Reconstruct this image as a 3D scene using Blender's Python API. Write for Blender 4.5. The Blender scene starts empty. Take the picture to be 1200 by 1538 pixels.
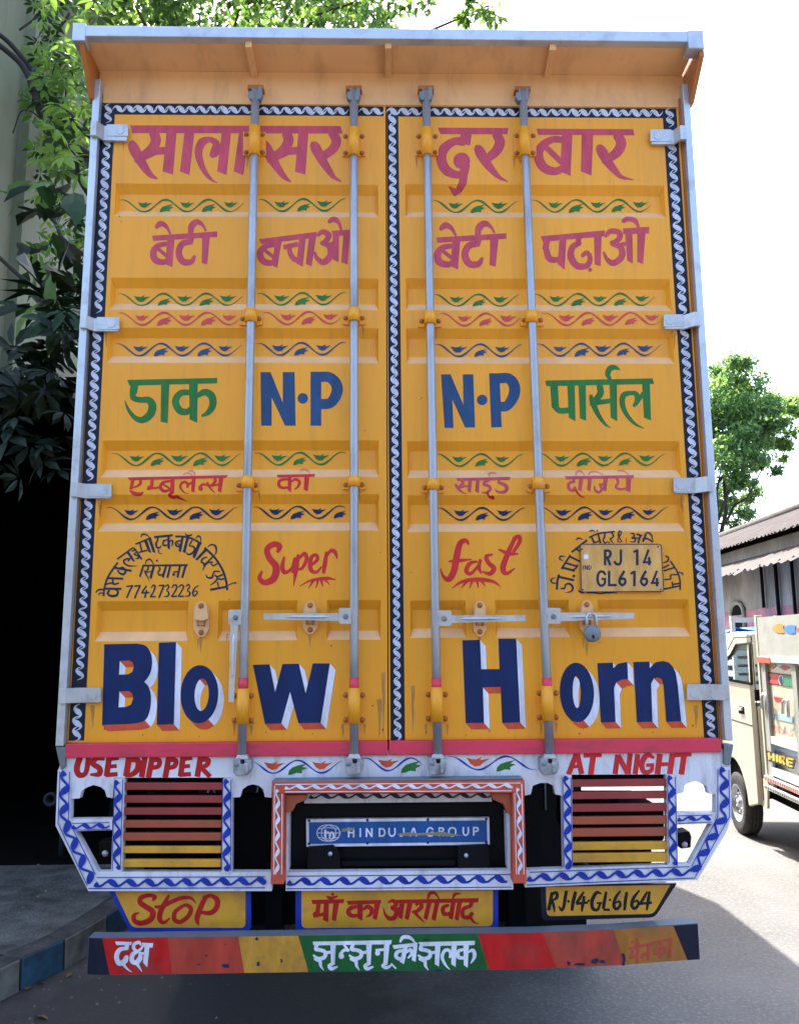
import bpy, bmesh, math, random
import numpy as np
from mathutils import Vector, Matrix
from mathutils.geometry import delaunay_2d_cdt
random.seed(7); rng = np.random.default_rng(7)
SC = bpy.context.scene; COL = SC.collection
rad = math.radians
# ------------------------------------------------------------------ camera, sky, sun, exposure
CAM = np.array([-0.046, -3.006, 1.68]); F_PX = 1250.0
PITCH, YAW, ROLL = rad(9.094), rad(1.231), rad(-0.34)
fwd = np.array([math.sin(YAW)*math.cos(PITCH), math.cos(YAW)*math.cos(PITCH), math.sin(PITCH)])
rgt = np.cross(fwd, [0, 0, 1]); rgt /= np.linalg.norm(rgt)
upv = np.cross(rgt, fwd)
RX = math.cos(ROLL)*rgt + math.sin(ROLL)*upv
UP = -math.sin(ROLL)*rgt + math.cos(ROLL)*upv
cd = bpy.data.cameras.new('camera'); cam = bpy.data.objects.new('camera', cd); COL.objects.link(cam)
cd.sensor_fit = 'VERTICAL'; cd.sensor_height = 24.0; cd.lens = 24.0*F_PX/1538.0
cd.clip_start = 0.05; cd.clip_end = 2000
M4 = Matrix.Identity(4)
for i in range(3):
    M4[i][0] = RX[i]; M4[i][1] = UP[i]; M4[i][2] = -fwd[i]; M4[i][3] = CAM[i]
cam.matrix_world = M4; SC.camera = cam

SUN_DIR = Vector((-0.245, 0.72, 1.0)).normalized()          # towards the sun: high, ahead and a little left
sun_el = math.asin(SUN_DIR.z); sun_az = math.atan2(SUN_DIR.x, SUN_DIR.y)
world = bpy.data.worlds.new('World'); SC.world = world; world.use_nodes = True
wn = world.node_tree; bg = wn.nodes['Background']
sky = wn.nodes.new('ShaderNodeTexSky'); sky.sky_type = 'NISHITA'; sky.sun_disc = False
sky.sun_elevation = sun_el; sky.sun_rotation = sun_az
sky.dust_density = 3.0; sky.air_density = 1.0; sky.ozone_density = 1.0
wn.links.new(sky.outputs['Color'], bg.inputs['Color']); bg.inputs['Strength'].default_value = 0.15
sl = bpy.data.lights.new('sun', 'SUN'); sl.energy = 3.0; sl.angle = rad(0.5); sl.color = (1.0, 0.95, 0.86)
so = bpy.data.objects.new('sun', sl); COL.objects.link(so)
so.rotation_euler = SUN_DIR.to_track_quat('Z', 'Y').to_euler(); so.location = (-6, 20, 30)
SC.view_settings.view_transform = 'Standard'; SC.view_settings.look = 'None'
SC.view_settings.exposure = 2.45; SC.view_settings.gamma = 1.0; SC.view_settings.use_curve_mapping = False
SC.cycles.max_bounces = 8; SC.cycles.diffuse_bounces = 4; SC.cycles.transparent_max_bounces = 8

# ------------------------------------------------------------------ survey helpers: measured sheet -> metres on a real plane
def ray(u, v):
    return fwd + RX*((u-600.0)/F_PX) - UP*((v-769.0)/F_PX)
def pl(u, v, y=0.0):
    d = ray(u, v); t = (y-CAM[1])/d[1]; p = CAM+d*t
    return (p[0], p[2])
def gp(u, v, z=0.0):
    d = ray(u, v); t = (z-CAM[2])/d[2]; p = CAM+d*t
    return (p[0], p[1])
def at(u, v, y):
    x, z = pl(u, v, y); return (x, y, z)
# ------------------------------------------------------------------ object helpers
def link(o, parent=None):
    COL.objects.link(o)
    if parent is not None: o.parent = parent
    return o
def tag(o, label=None, cat=None, group=None, kind=None):
    if label: o['label'] = label
    if cat: o['category'] = cat
    if group: o['group'] = group
    if kind: o['kind'] = kind
    return o
def empty(name, loc, rz=0.0, label=None, cat=None, group=None):
    o = bpy.data.objects.new(name, None); link(o); o.location = loc; o.rotation_euler = (0, 0, rz)
    o.empty_display_size = 0.2
    return tag(o, label, cat, group)
class MB:
    """collects shapes, builds one mesh object"""
    def __init__(s): s.v = []; s.f = []; s.m = []; s.mats = []; s.sm = []
    def mi(s, mat):
        if mat not in s.mats: s.mats.append(mat)
        return s.mats.index(mat)
    def add(s, vs, fs, mat, smooth=False):
        o = len(s.v); s.v += [tuple(map(float, v)) for v in vs]; k = s.mi(mat)
        for f in fs: s.f.append(tuple(i+o for i in f)); s.m.append(k); s.sm.append(smooth)
    def box(s, a, b, mat):
        (x0, y0, z0), (x1, y1, z1) = a, b
        x0, x1 = min(x0, x1), max(x0, x1); y0, y1 = min(y0, y1), max(y0, y1); z0, z1 = min(z0, z1), max(z0, z1)
        vs = [(x0,y0,z0),(x1,y0,z0),(x1,y1,z0),(x0,y1,z0),(x0,y0,z1),(x1,y0,z1),(x1,y1,z1),(x0,y1,z1)]
        s.add(vs, [(0,3,2,1),(4,5,6,7),(0,1,5,4),(1,2,6,5),(2,3,7,6),(3,0,4,7)], mat)
    def obox(s, c, ax, ay, az, mat):
        c, ax, ay, az = map(np.array, (c, ax, ay, az)); vs = []
        for k in (-1, 1):
            for (i, j) in ((-1,-1),(1,-1),(1,1),(-1,1)): vs.append(c+i*ax+j*ay+k*az)
        s.add(vs, [(0,3,2,1),(4,5,6,7),(0,1,5,4),(1,2,6,5),(2,3,7,6),(3,0,4,7)], mat)
    def tube(s, pts, r, mat, n=12, cap=True):
        pts = [np.array(p, float) for p in pts]; rs = r if hasattr(r, '__len__') else [r]*len(pts)
        vs = []; fs = []; ref = None
        for i, p in enumerate(pts):
            t = (pts[min(i+1, len(pts)-1)]-pts[max(i-1, 0)]); t = t/(np.linalg.norm(t)+1e-12)
            if ref is None:
                ref = np.array([0, 0, 1.]) if abs(t[2]) < .9 else np.array([1., 0, 0])
            a = np.cross(t, ref); a /= np.linalg.norm(a)+1e-12; b = np.cross(t, a); ref = -b if False else ref
            for k in range(n):
                q = 2*math.pi*k/n; vs.append(p+rs[i]*(math.cos(q)*a+math.sin(q)*b))
        for i in range(len(pts)-1):
            for k in range(n):
                k2 = (k+1) % n; fs.append((i*n+k, i*n+k2, (i+1)*n+k2, (i+1)*n+k))
        s.add(vs, fs, mat, True)
        if cap:
            o = len(pts)-1
            s.add(vs[:n], [tuple(range(n))[::-1]], mat); s.add(vs[o*n:], [tuple(range(n))], mat)
    def lathe(s, c, axis, prof, mat, n=20):
        """prof: list of (r, h) along axis from c"""
        axis = np.array(axis, float); axis /= np.linalg.norm(axis)
        ref = np.array([0, 0, 1.]) if abs(axis[2]) < .9 else np.array([1., 0, 0])
        a = np.cross(axis, ref); a /= np.linalg.norm(a); b = np.cross(axis, a); c = np.array(c, float)
        vs = []; fs = []
        for r, h in prof:
            for k in range(n):
                q = 2*math.pi*k/n; vs.append(c+axis*h+r*(math.cos(q)*a+math.sin(q)*b))
        for i in range(len(prof)-1):
            for k in range(n):
                k2 = (k+1) % n; fs.append((i*n+k, i*n+k2, (i+1)*n+k2, (i+1)*n+k))
        s.add(vs, fs, mat, True)
    def prism(s, poly, y0, y1, mat, side=None):
        """poly: measured sheet outline(s) laid on plane y0, given real thickness to y1"""
        loops = poly if isinstance(poly[0][0], (tuple, list)) else [poly]
        loops = [[pl(u, v, y0) for u, v in L] for L in loops]
        s.xz(loops, y0, y1, mat, side)
    def xz(s, loops, y0, y1, mat, side=None, M=None):
        tv, tf = fill_loops(loops)
        put = (lambda x, y, z: (x, y, z)) if M is None else M
        s.add([put(x, y0, z) for x, z in tv], tf, mat)
        s.add([put(x, y1, z) for x, z in tv], [f[::-1] for f in tf], side or mat)
        for L in loops:
            n = len(L); vs = [put(x, y0, z) for x, z in L]+[put(x, y1, z) for x, z in L]
            s.add(vs, [(i, (i+1) % n, n+(i+1) % n, n+i) for i in range(n)], side or mat)
    def build(s, name, parent=None, bevel=0.0, fix=True, label=None):
        me = bpy.data.meshes.new(name); me.from_pydata(s.v, [], s.f)
        for m in s.mats: me.materials.append(m)
        me.polygons.foreach_set('material_index', s.m); me.polygons.foreach_set('use_smooth', s.sm)
        if fix:
            bm = bmesh.new(); bm.from_mesh(me); bmesh.ops.remove_doubles(bm, verts=bm.verts, dist=1e-5)
            bmesh.ops.recalc_face_normals(bm, faces=bm.faces); bm.to_mesh(me); bm.free()
        me.update(); o = bpy.data.objects.new(name, me); link(o, parent)
        if bevel:
            b = o.modifiers.new('bevel', 'BEVEL'); b.width = bevel; b.segments = 2; b.limit_method = 'ANGLE'; b.angle_limit = rad(40)
        if label: o['label'] = label
        return o
def inside(P, loop):
    P = np.asarray(P); L = np.asarray(loop); r = np.zeros(len(P), bool); n = len(L); j = n-1
    for i in range(n):
        yi, yj = L[i, 1], L[j, 1]
        if yi != yj:
            c = ((yi > P[:, 1]) != (yj > P[:, 1])) & (P[:, 0] < (L[j, 0]-L[i, 0])*(P[:, 1]-yi)/(yj-yi)+L[i, 0])
            r ^= c
        j = i
    return r
def fill_loops(loops):
    vs = []; es = []
    for L in loops:
        o = len(vs); n = len(L); vs += [Vector((x, z)) for x, z in L]; es += [(o+i, o+(i+1) % n) for i in range(n)]
    v, e, f, *_ = delaunay_2d_cdt(vs, es, [], 0, 1e-7)
    v = [tuple(p) for p in v]
    c = np.array([np.mean([v[i] for i in t], axis=0) for t in f]); k = np.zeros(len(f), bool)
    for L in loops: k ^= inside(c, L)
    return v, [tuple(t) for t, q in zip(f, k) if q]
# ------------------------------------------------------------------ materials
def nd(nt, t, **kw):
    n = nt.nodes.new(t)
    for k, v in kw.items():
        if k in n.inputs: n.inputs[k].default_value = v
        else: setattr(n, k, v)
    return n
def mat(name, rgb, rough=0.5, metal=0.0, var=0.12, scale=3.0, stretch=(1, 1, 1), dirt=None, dirt_amt=0.0, dscale=6.0, dstretch=(1, 1, 1), bump=0.0, bscale=60.0, spec=0.5, coat=0.0):
    m = bpy.data.materials.new(name); m.use_nodes = True; nt = m.node_tree; p = nt.nodes['Principled BSDF']
    p.inputs['Roughness'].default_value = rough; p.inputs['Metallic'].default_value = metal
    p.inputs['Specular IOR Level'].default_value = spec; p.inputs['Coat Weight'].default_value = coat
    tc = nd(nt, 'ShaderNodeTexCoord'); mp = nd(nt, 'ShaderNodeMapping'); mp.inputs['Scale'].default_value = stretch
    nt.links.new(tc.outputs['Object'], mp.inputs['Vector'])
    n1 = nd(nt, 'ShaderNodeTexNoise', Scale=scale, Detail=6.0, Roughness=0.6); nt.links.new(mp.outputs[0], n1.inputs['Vector'])
    r = nd(nt, 'ShaderNodeMapRange'); r.inputs['From Min'].default_value = .3; r.inputs['From Max'].default_value = .7
    r.inputs['To Min'].default_value = 1-var; r.inputs['To Max'].default_value = 1+var
    nt.links.new(n1.outputs['Fac'], r.inputs['Value'])
    mx = nd(nt, 'ShaderNodeMix', data_type='RGBA', blend_type='MULTIPLY'); mx.inputs['Factor'].default_value = 1.0
    mx.inputs['A'].default_value = (*rgb, 1); mx.inputs[6].default_value = (*rgb, 1)
    nt.links.new(r.outputs[0], mx.inputs[7]); out = mx.outputs[2]
    if dirt:
        m2 = nd(nt, 'ShaderNodeMapping'); m2.inputs['Scale'].default_value = dstretch; nt.links.new(tc.outputs['Object'], m2.inputs['Vector'])
        n2 = nd(nt, 'ShaderNodeTexNoise', Scale=dscale, Detail=8.0, Roughness=0.65); nt.links.new(m2.outputs[0], n2.inputs['Vector'])
        r2 = nd(nt, 'ShaderNodeMapRange'); r2.inputs['From Min'].default_value = .5; r2.inputs['From Max'].default_value = .78
        r2.inputs['To Max'].default_value = dirt_amt; nt.links.new(n2.outputs['Fac'], r2.inputs['Value'])
        mz = nd(nt, 'ShaderNodeMix', data_type='RGBA'); nt.links.new(r2.outputs[0], mz.inputs['Factor'])
        nt.links.new(out, mz.inputs[6]); mz.inputs[7].default_value = (*dirt, 1); out = mz.outputs[2]
    nt.links.new(out, p.inputs['Base Color'])
    r3 = nd(nt, 'ShaderNodeMapRange'); r3.inputs['To Min'].default_value = max(rough-.1, .05); r3.inputs['To Max'].default_value = min(rough+.12, 1)
    nt.links.new(n1.outputs['Fac'], r3.inputs['Value']); nt.links.new(r3.outputs[0], p.inputs['Roughness'])
    if bump:
        n3 = nd(nt, 'ShaderNodeTexNoise', Scale=bscale, Detail=4.0); nt.links.new(tc.outputs['Object'], n3.inputs['Vector'])
        b = nd(nt, 'ShaderNodeBump', Strength=bump, Distance=0.01); nt.links.new(n3.outputs['Fac'], b.inputs['Height'])
        nt.links.new(b.outputs[0], p.inputs['Normal'])
    return m
def leaf_mat(name, rgb, trans=0.4):
    m = bpy.data.materials.new(name); m.use_nodes = True; nt = m.node_tree; p = nt.nodes['Principled BSDF']
    out = nt.nodes['Material Output']
    n1 = nd(nt, 'ShaderNodeTexNoise', Scale=1.3, Detail=3.0); tc = nd(nt, 'ShaderNodeTexCoord'); nt.links.new(tc.outputs['Object'], n1.inputs['Vector'])
    cr = nd(nt, 'ShaderNodeMix', data_type='RGBA'); cr.inputs[6].default_value = (*[c*.7 for c in rgb], 1); cr.inputs[7].default_value = (*[c*1.35 for c in rgb], 1)
    nt.links.new(n1.outputs['Fac'], cr.inputs['Factor']); nt.links.new(cr.outputs[2], p.inputs['Base Color']); p.inputs['Roughness'].default_value = .5; p.inputs['Specular IOR Level'].default_value = .22
    t = nd(nt, 'ShaderNodeBsdfTranslucent'); t.inputs['Color'].default_value = (rgb[0]*2.2, rgb[1]*2.0, rgb[2]*.9, 1)
    mx = nd(nt, 'ShaderNodeMixShader'); mx.inputs[0].default_value = trans
    nt.links.new(p.outputs[0], mx.inputs[1]); nt.links.new(t.outputs[0], mx.inputs[2]); nt.links.new(mx.outputs[0], out.inputs['Surface'])
    return m
DIRT = (0.10, 0.075, 0.05)
YEL = mat('door_yellow_paint', (0.79, 0.318, 0.012), .42, spec=.42, var=.10, scale=1.6, stretch=(1, 1, .5), dirt=(.40, .19, .045), dirt_amt=.35, dscale=5, dstretch=(7, 1, .6), bump=.10, bscale=3.5)
YELD = mat('dusty_yellow_ledge', (0.74, 0.42, 0.19), .7, var=.12, scale=9)
YEL2 = mat('board_yellow_paint', (0.62, 0.30, 0.02), .45, var=.14, scale=5, dirt=DIRT, dirt_amt=.6, dscale=9)
ORG = mat('visor_orange_paint', (0.74, 0.40, 0.17), .5, var=.1, scale=2, dirt=(.40, .20, .09), dirt_amt=.6, dscale=4, dstretch=(3, 1, 1))
JAMB = mat('jamb_brown_paint', (0.36, 0.12, 0.02), .5, var=.15, scale=5, dirt=DIRT, dirt_amt=.6)
SIL = mat('silver_paint', (0.50, 0.53, 0.58), .35, .55, var=.1, scale=6, dirt=(.16, .14, .12), dirt_amt=.6, dscale=12)
RODM = mat('rod_steel', (0.36, 0.37, 0.40), .38, .5, var=.12, scale=8, stretch=(1, 1, .3), dirt=(.15, .12, .10), dirt_amt=.7, dscale=10, dstretch=(1, 1, .4))
STEEL = mat('galvanised_steel', (0.47, 0.48, 0.50), .38, .5, var=.14, scale=12, dirt=(.16, .11, .07), dirt_amt=.55, dscale=18)
CHROME = mat('polished_latch_steel', (0.52, 0.52, 0.53), .32, .6, var=.1, scale=14, dirt=(.2, .13, .09), dirt_amt=.5, dscale=20)
CAMS = mat('worn_cam_steel', (0.34, 0.35, 0.38), .5, .45, var=.25, scale=25, dirt=(.03, .028, .026), dirt_amt=.95, dscale=26)
GREYM = mat('grey_cast_metal', (0.17, 0.20, 0.22), .5, .4, var=.2, scale=20, dirt=DIRT, dirt_amt=.6)
PINK = mat('pink_red_paint', (0.62, 0.03, 0.07), .45, var=.14, scale=4, dirt=(.12, .04, .05), dirt_amt=.7, dscale=7, dstretch=(1, 1, 4))
WHT = mat('white_panel_paint', (0.66, 0.65, 0.70), .5, var=.08, scale=5, dirt=(.18, .17, .17), dirt_amt=.65, dscale=9, dstretch=(3, 1, .8))
REDS = mat('slat_red_paint', (0.28, 0.028, 0.026), .5, var=.15, scale=5, dirt=DIRT, dirt_amt=.5)
ORGS = mat('slat_orange_paint', (0.35, 0.065, 0.026), .5, var=.15, scale=5, dirt=DIRT, dirt_amt=.5)
REDF = mat('frame_red_paint', (0.50, 0.07, 0.03), .5, var=.15, scale=8, dirt=(.07, .05, .05), dirt_amt=.85, dscale=14)
BLK = mat('black_paint', (0.005, 0.005, 0.006), .6, spec=.12, var=.3, scale=6)
CHAS = mat('chassis_black', (0.006, 0.006, 0.007), .85, spec=.08, var=.3, scale=6)
RUB = mat('tyre_rubber', (0.018, 0.018, 0.019), .85, var=.3, scale=12, dirt=(.09, .08, .065), dirt_amt=.5)
P = {}
def paintmat(k, rgb, r=.45, **kw): P[k] = mat('paint_'+k, rgb, r, spec=.22, var=kw.pop('var', .22), scale=16, stretch=(1.6, 1, .5), **kw)
paintmat('crimson', (0.48, 0.06, 0.095)); paintmat('red', (0.55, 0.025, 0.03)); paintmat('green', (0.025, 0.15, 0.03))
paintmat('royal', (0.022, 0.062, 0.155)); paintmat('navy', (0.004, 0.018, 0.088)); paintmat('ink', (0.012, 0.022, 0.06))
paintmat('white', (0.66, 0.66, 0.74)); paintmat('shade_red', (0.55, 0.075, 0.03)); paintmat('rope', (0.50, 0.52, 0.62))
paintmat('strip', (0.009, 0.011, 0.026)); paintmat('blue', (0.012, 0.035, 0.30)); paintmat('dark_red', (0.42, 0.012, 0.012))
paintmat('black', (0.012, 0.012, 0.014)); paintmat('plate', (0.60, 0.33, 0.10)); paintmat('bumper_green', (0.012, 0.10, 0.025))
paintmat('bumper_red', (0.42, 0.05, 0.03), dirt=DIRT, dirt_amt=.7, dscale=8); paintmat('bright_red', (0.48, 0.012, 0.012), dirt=DIRT, dirt_amt=.5, dscale=8)
paintmat('bumper_ochre', (0.36, 0.135, 0.025), dirt=DIRT, dirt_amt=.8, dscale=9); paintmat('bumper_yellow', (0.50, 0.24, 0.03), dirt=DIRT, dirt_amt=.8, dscale=10); paintmat('faded_red', (0.40, 0.06, 0.04))
paintmat('sign_blue', (0.010, 0.085, 0.30), .35); paintmat('tape', (0.30, 0.24, 0.15)); paintmat('vine_red', (0.55, 0.06, 0.07))
P['faint'] = mat('paint_faint_crimson', (0.60, 0.17, 0.12), .6, var=.15, scale=9)
# ------------------------------------------------------------------ brush lettering engine
def catmull(pts, n=7):
    P_ = [np.array(p, float) for p in pts]
    if len(P_) < 3: return P_
    Q = [2*P_[0]-P_[1]]+P_+[2*P_[-1]-P_[-2]]; out = []
    for i in range(1, len(Q)-2):
        a, b, c, d = Q[i-1], Q[i], Q[i+1], Q[i+2]
        for k in range(n):
            t = k/n; out.append(.5*((2*b)+(c-a)*t+(2*a-5*b+4*c-d)*t*t+(3*b-a-3*c+d)*t**3))
    out.append(P_[-1]); return out
def disc(c, r, n=10):
    return [(c[0]+r*math.cos(2*math.pi*k/n), c[1]+r*math.sin(2*math.pi*k/n)) for k in range(n)]
def hull(P_):
    P_ = sorted(P_)
    def half(it):
        h = []
        for p in it:
            while len(h) > 1 and (h[-1][0]-h[-2][0])*(p[1]-h[-2][1])-(h[-1][1]-h[-2][1])*(p[0]-h[-2][0]) <= 1e-9: h.pop()
            h.append(p)
        return h
    a = half(P_); b = half(P_[::-1]); return a[:-1]+b[:-1]
def sweep(pts):
    polys = []
    for i in range(len(pts)-1):
        a, b = pts[i], pts[i+1]; d = b[:2]-a[:2]; L = np.hypot(*d)
        if L < 1e-6: continue
        n = np.array([-d[1], d[0]])/L; wa, wb = max(a[2], .12)/2, max(b[2], .12)/2
        polys.append(hull([tuple(a[:2]-n*wa), tuple(b[:2]-n*wb), tuple(b[:2]+n*wb), tuple(a[:2]+n*wa)]))
        if i: polys.append(disc(a, wa, 10))
    return polys
def parse(txt, ox, oy, s, sy=None):
    """lettering notes -> list of convex/simple polygons on the sheet"""
    sy = sy or s; out = []
    for ln in txt.replace(';', '\n').split('\n'):
        ln = ln.split('#')[0].strip()
        if not ln: continue
        h, *tk = ln.split(); k = h[0]; w = float(h[1:]) if len(h) > 1 else 0
        pts = []; cw = w
        for t in tk:
            q = [float(x) for x in t.split(',')]
            if len(q) > 2: cw = q[2]
            pts.append(np.array([ox+q[0]/s, oy+q[1]/sy, cw/s]))
        if k == 's': out += sweep(catmull(pts))
        elif k == 'l': out += sweep(pts)
        elif k == 'p': out.append([tuple(p[:2]) for p in pts])
        elif k == 'c': out.append([tuple(p[:2]) for p in catmull(pts+[pts[0]], 5)[:-1]])
        elif k == 'd': out += [disc(p[:2], w/s, 14) for p in pts]
    return out
class Paint:
    """one painted mesh lying on a surface; relief(x,z) gives the surface's own depth"""
    def __init__(s, y, relief=None, breaks=None):
        s.y = y; s.n = 0; s.xb = []; s.mb = MB(); s.relief = relief or (lambda x, z: 0.0); s.breaks = breaks or []
    def put(s, polys, mat, lift=0.0006, proj=True):
        if not polys: return
        s.n += 1; lift += s.n*2.5e-5
        vs = []; fs = []; es = []
        for pgn in polys:
            q = [pl(u, v, s.y) for u, v in pgn] if proj else pgn
            a = sum(q[i][0]*q[(i+1) % len(q)][1]-q[(i+1) % len(q)][0]*q[i][1] for i in range(len(q)))
            if abs(a) < 1e-9: continue
            if a < 0: q = q[::-1]
            o = len(vs); vs += [Vector(p) for p in q]; fs.append(list(range(o, o+len(q))))
        zs = [v.y for v in vs]; xs = [v.x for v in vs]
        for z in s.breaks:
            if min(zs) < z < max(zs):
                o = len(vs); vs += [Vector((min(xs)-.01, z)), Vector((max(xs)+.01, z))]; es.append((o, o+1))
        for x in s.xb:
            if min(xs) < x < max(xs):
                o = len(vs); vs += [Vector((x, min(zs)-.01)), Vector((x, max(zs)+.01))]; es.append((o, o+1))
        v, e, f, ov, oe, of = delaunay_2d_cdt(vs, es, fs, 0, 1e-6, True)
        tv = [(p.x, s.y+s.relief(p.x, p.y)-lift, p.y) for p in v]
        # keep a triangle only where its centre really lies under a brush stroke
        VX = np.array([(p.x, p.y) for p in v]); TI = np.array([tuple(t) for t in f]); C_ = VX[TI].mean(1); of = np.zeros(len(f), bool)
        for g in fs:
            Lp = np.array([(vs[i].x, vs[i].y) for i in g]); lo, hi = Lp.min(0), Lp.max(0)
            k = np.where(~of & (C_[:, 0] >= lo[0]) & (C_[:, 0] <= hi[0]) & (C_[:, 1] >= lo[1]) & (C_[:, 1] <= hi[1]))[0]
            if len(k): of[k] |= inside(C_[k], Lp)
        used = sorted({i for t, o in zip(f, of) if o for i in t}); mp = {j: i for i, j in enumerate(used)}
        s.mb.add([tv[i] for i in used], [tuple(mp[i] for i in t) for t, o in zip(f, of) if o], mat)
    def loops(s, loops, mat, lift=0.0006):
        s.n += 1; lift += s.n*2.5e-5
        L = [[pl(u, v, s.y) for u, v in l] for l in loops]; tv, tf = fill_loops(L)
        s.mb.add([(x, s.y+s.relief(x, z)-lift, z) for x, z in tv], tf, mat)
    def text(s, txt, ox, oy, sc, mat, lift=0.0006, sy=None): s.put(parse(txt, ox, oy, sc, sy), mat, lift)
    def build(s, name, parent):
        o = s.mb.build(name, parent, fix=False)
        bm = bmesh.new(); bm.from_mesh(o.data)
        for f in bm.faces:
            f.normal_update()
            if f.normal.y > 0: f.normal_flip()
        bm.to_mesh(o.data); bm.free(); return o
def rope(u0, v0, u1, v1, n, w, flip=1):
    """row of S shaped twists between two points on the sheet"""
    out = []; d = np.array([u1-u0, v1-v0], float); L = np.hypot(*d); t = d/L; m = np.array([-t[1], t[0]])*flip; p = L/n
    for k in range(n):
        c = np.array([u0, v0])+t*p*(k+.5); j = random.uniform(-.05, .05); hw = w*random.uniform(.86, 1.12); fat = random.uniform(.84, 1.08)
        q = [(.26, -.70, .03), (-.28, -.47, .13), (-.38, -.22, .30), (0, 0, .52), (.38, .22, .30), (.28, .47, .13), (-.26, .70, .03)]
        pts = [np.array([*(c+m*(a*hw*.92)+t*((b+j)*p)), ww*p*fat]) for a, b, ww in q]
        out += sweep(catmull(pts, 3))
    return out
def ribbon(path, period, amp, w, w0=.36, ph=0.0):
    """wavy brush ribbon along a polyline"""
    P_ = [np.array(p, float) for p in path]; seg = [np.hypot(*(b-a)) for a, b in zip(P_, P_[1:])]; T = sum(seg); N = max(12, int(T/period*12)); pts = []
    for i in range(N+1):
        s_ = T*i/N; q = s_
        for k, L in enumerate(seg):
            if q <= L or k == len(seg)-1: break
            q -= L
        d = (P_[k+1]-P_[k])/seg[k]; c = P_[k]+d*q; n = np.array([-d[1], d[0]]); f = 2*math.pi*s_/period+ph
        pts.append(np.array([*(c+n*amp*math.sin(f)), w*(w0+(1-w0)*max(0, math.cos(f+.35))**.8)]))
    return sweep(pts)
LEAF_A = [(-11,-4.5),(-6,-3.2),(-1,-3),(4.5,-5.5),(2.2,-2.2),(12,-3.6),(5.5,.4),(2.5,3.4),(-2.5,4.2),(-7,1.6)]
LEAF_B = [(-10,6),(-9,1.5),(-5.5,-2),(0,-4),(10,-6.2),(4.6,-2.6),(10.5,-1.6),(4.4,1.2),(5,4.2),(-1,3.6),(-6,5.6)]
def vine(pt, u0, u1, v0, v1, vmid_amp, period, line, leafA, leafB, lw=2.5, ls=1.04, ph=0.0, lift=.0006):
    amp = vmid_amp; n = int((u1-u0)/2.2); pts = []
    for i in range(n+1):
        t = i/n; u = u0+(u1-u0)*t; v = v0+(v1-v0)*t-amp*math.cos(2*math.pi*(u-u0-4)/period+ph)
        w = lw*min(1, 6*min(t, 1-t)+.15)*(1+.25*math.sin(u*.21)); pts.append(np.array([u, v, w]))
    A = []; B = []; k = 0; u = u0+7+period*.46-ph/(2*math.pi)*period
    while u < u1-8:
        vc = v0+(v1-v0)*(u-u0)/(u1-u0); j = random.uniform(-1, 1); sc = ls*random.uniform(.88, 1.08)
        if k % 2 == 0: A.append([(u+sc*x+j, vc-amp*.12+sc*y) for x, y in LEAF_A])
        else: B.append([(u+sc*x+j, vc+amp*.42+sc*y) for x, y in LEAF_B])
        u += period/2; k += 1
    pt.put(sweep(pts), line, lift)
    if A: pt.put(A, leafA, lift+.0003)
    if B: pt.put(B, leafB, lift+.0003)
# ------------------------------------------------------------------ lettering notes (brush strokes read off the lettering, sheet units)
T_SALA = '''
p 288,505 1235,508 1245,542 298,540
s44 395,538 404,575,46 385,612,44 345,645,40 318,665,30 ; s46 296,585,30 304,608,48 330,655,44 360,705,34 385,732,22 412,746,6 ; l34 345,648 400,622 455,618 ; p 452,538 497,538 481,727 434,712
p 533,538 577,538 555,729 512,712
s34 648,566,24 612,582,38 596,622,36 604,670,30 628,720,22 655,750,12 682,765,3 ; s36 648,568,26 676,585,30 672,615,40 658,640,30 ; l28 665,640 705,600 ; p 700,538 742,538 722,729 680,712
p 778,538 822,538 798,729 754,712
s44 992,540 1001,575,46 982,612,44 942,645,40 915,665,30 ; s46 893,585,30 901,608,48 927,655,44 957,705,34 985,740,22 1012,760,6 ; l34 942,648 997,622 1052,618 ; p 1045,540 1090,540 1076,727 1030,714
s40 1198,538 1216,575,44 1200,612,40 1162,640,38 1140,655,28 ; s44 1110,588,22 1122,605,46 1145,650,42 1180,705,32 1205,738,20 1238,758,5
'''
T_DUR = '''
p 772,515 1090,517 1085,545 785,545
l50 900,543 893,592 ; s44 890,578,40 845,578,36 800,612,44 788,660,46 812,708,44 860,728,34 890,715,30 ; d38 880,665 ; s40 898,680 892,722,34
p 870,730 908,722 902,770 882,795 850,812 818,775 855,785 868,760
s40 1035,543 1052,580,46 1035,620,44 995,655,36 975,665,26 ; s44 948,602,20 960,620,46 985,665,42 1020,710,30 1050,740,18 1088,758,4
'''
T_BAR = '''
p 316,520 752,522 757,550 325,548
s34 440,570,30 385,570,30 340,600,38 325,645,42 350,695,42 400,712,36 440,695,30 ; l26 360,605 430,672 ; p 432,548 478,548 470,733 422,712
p 520,548 572,548 564,731 516,712
s42 680,548 698,585,46 680,625,44 640,655,36 620,668,26 ; s44 597,600,18 608,618,46 635,665,42 670,710,30 700,738,18 752,750,4
'''
T_BETI = '''
p 387,162 680,143 680,168 392,186
s26 406,124,18 425,108,26 450,120,18 470,155,8
s26 462,198,20 415,207,24 393,235,30 400,270,30 435,282,26 462,270,20 ; l16 415,222 462,262 ; p 456,172 488,170 478,304 446,290
l28 566,160 558,190 ; s28 566,188,26 522,200,28 507,240,30 525,278,30 562,280,26 580,252,12
p 612,155 648,152 635,292 610,285 ; s26 560,150,24 566,118,30 590,100,26 615,115,14 630,142,8
'''
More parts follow.
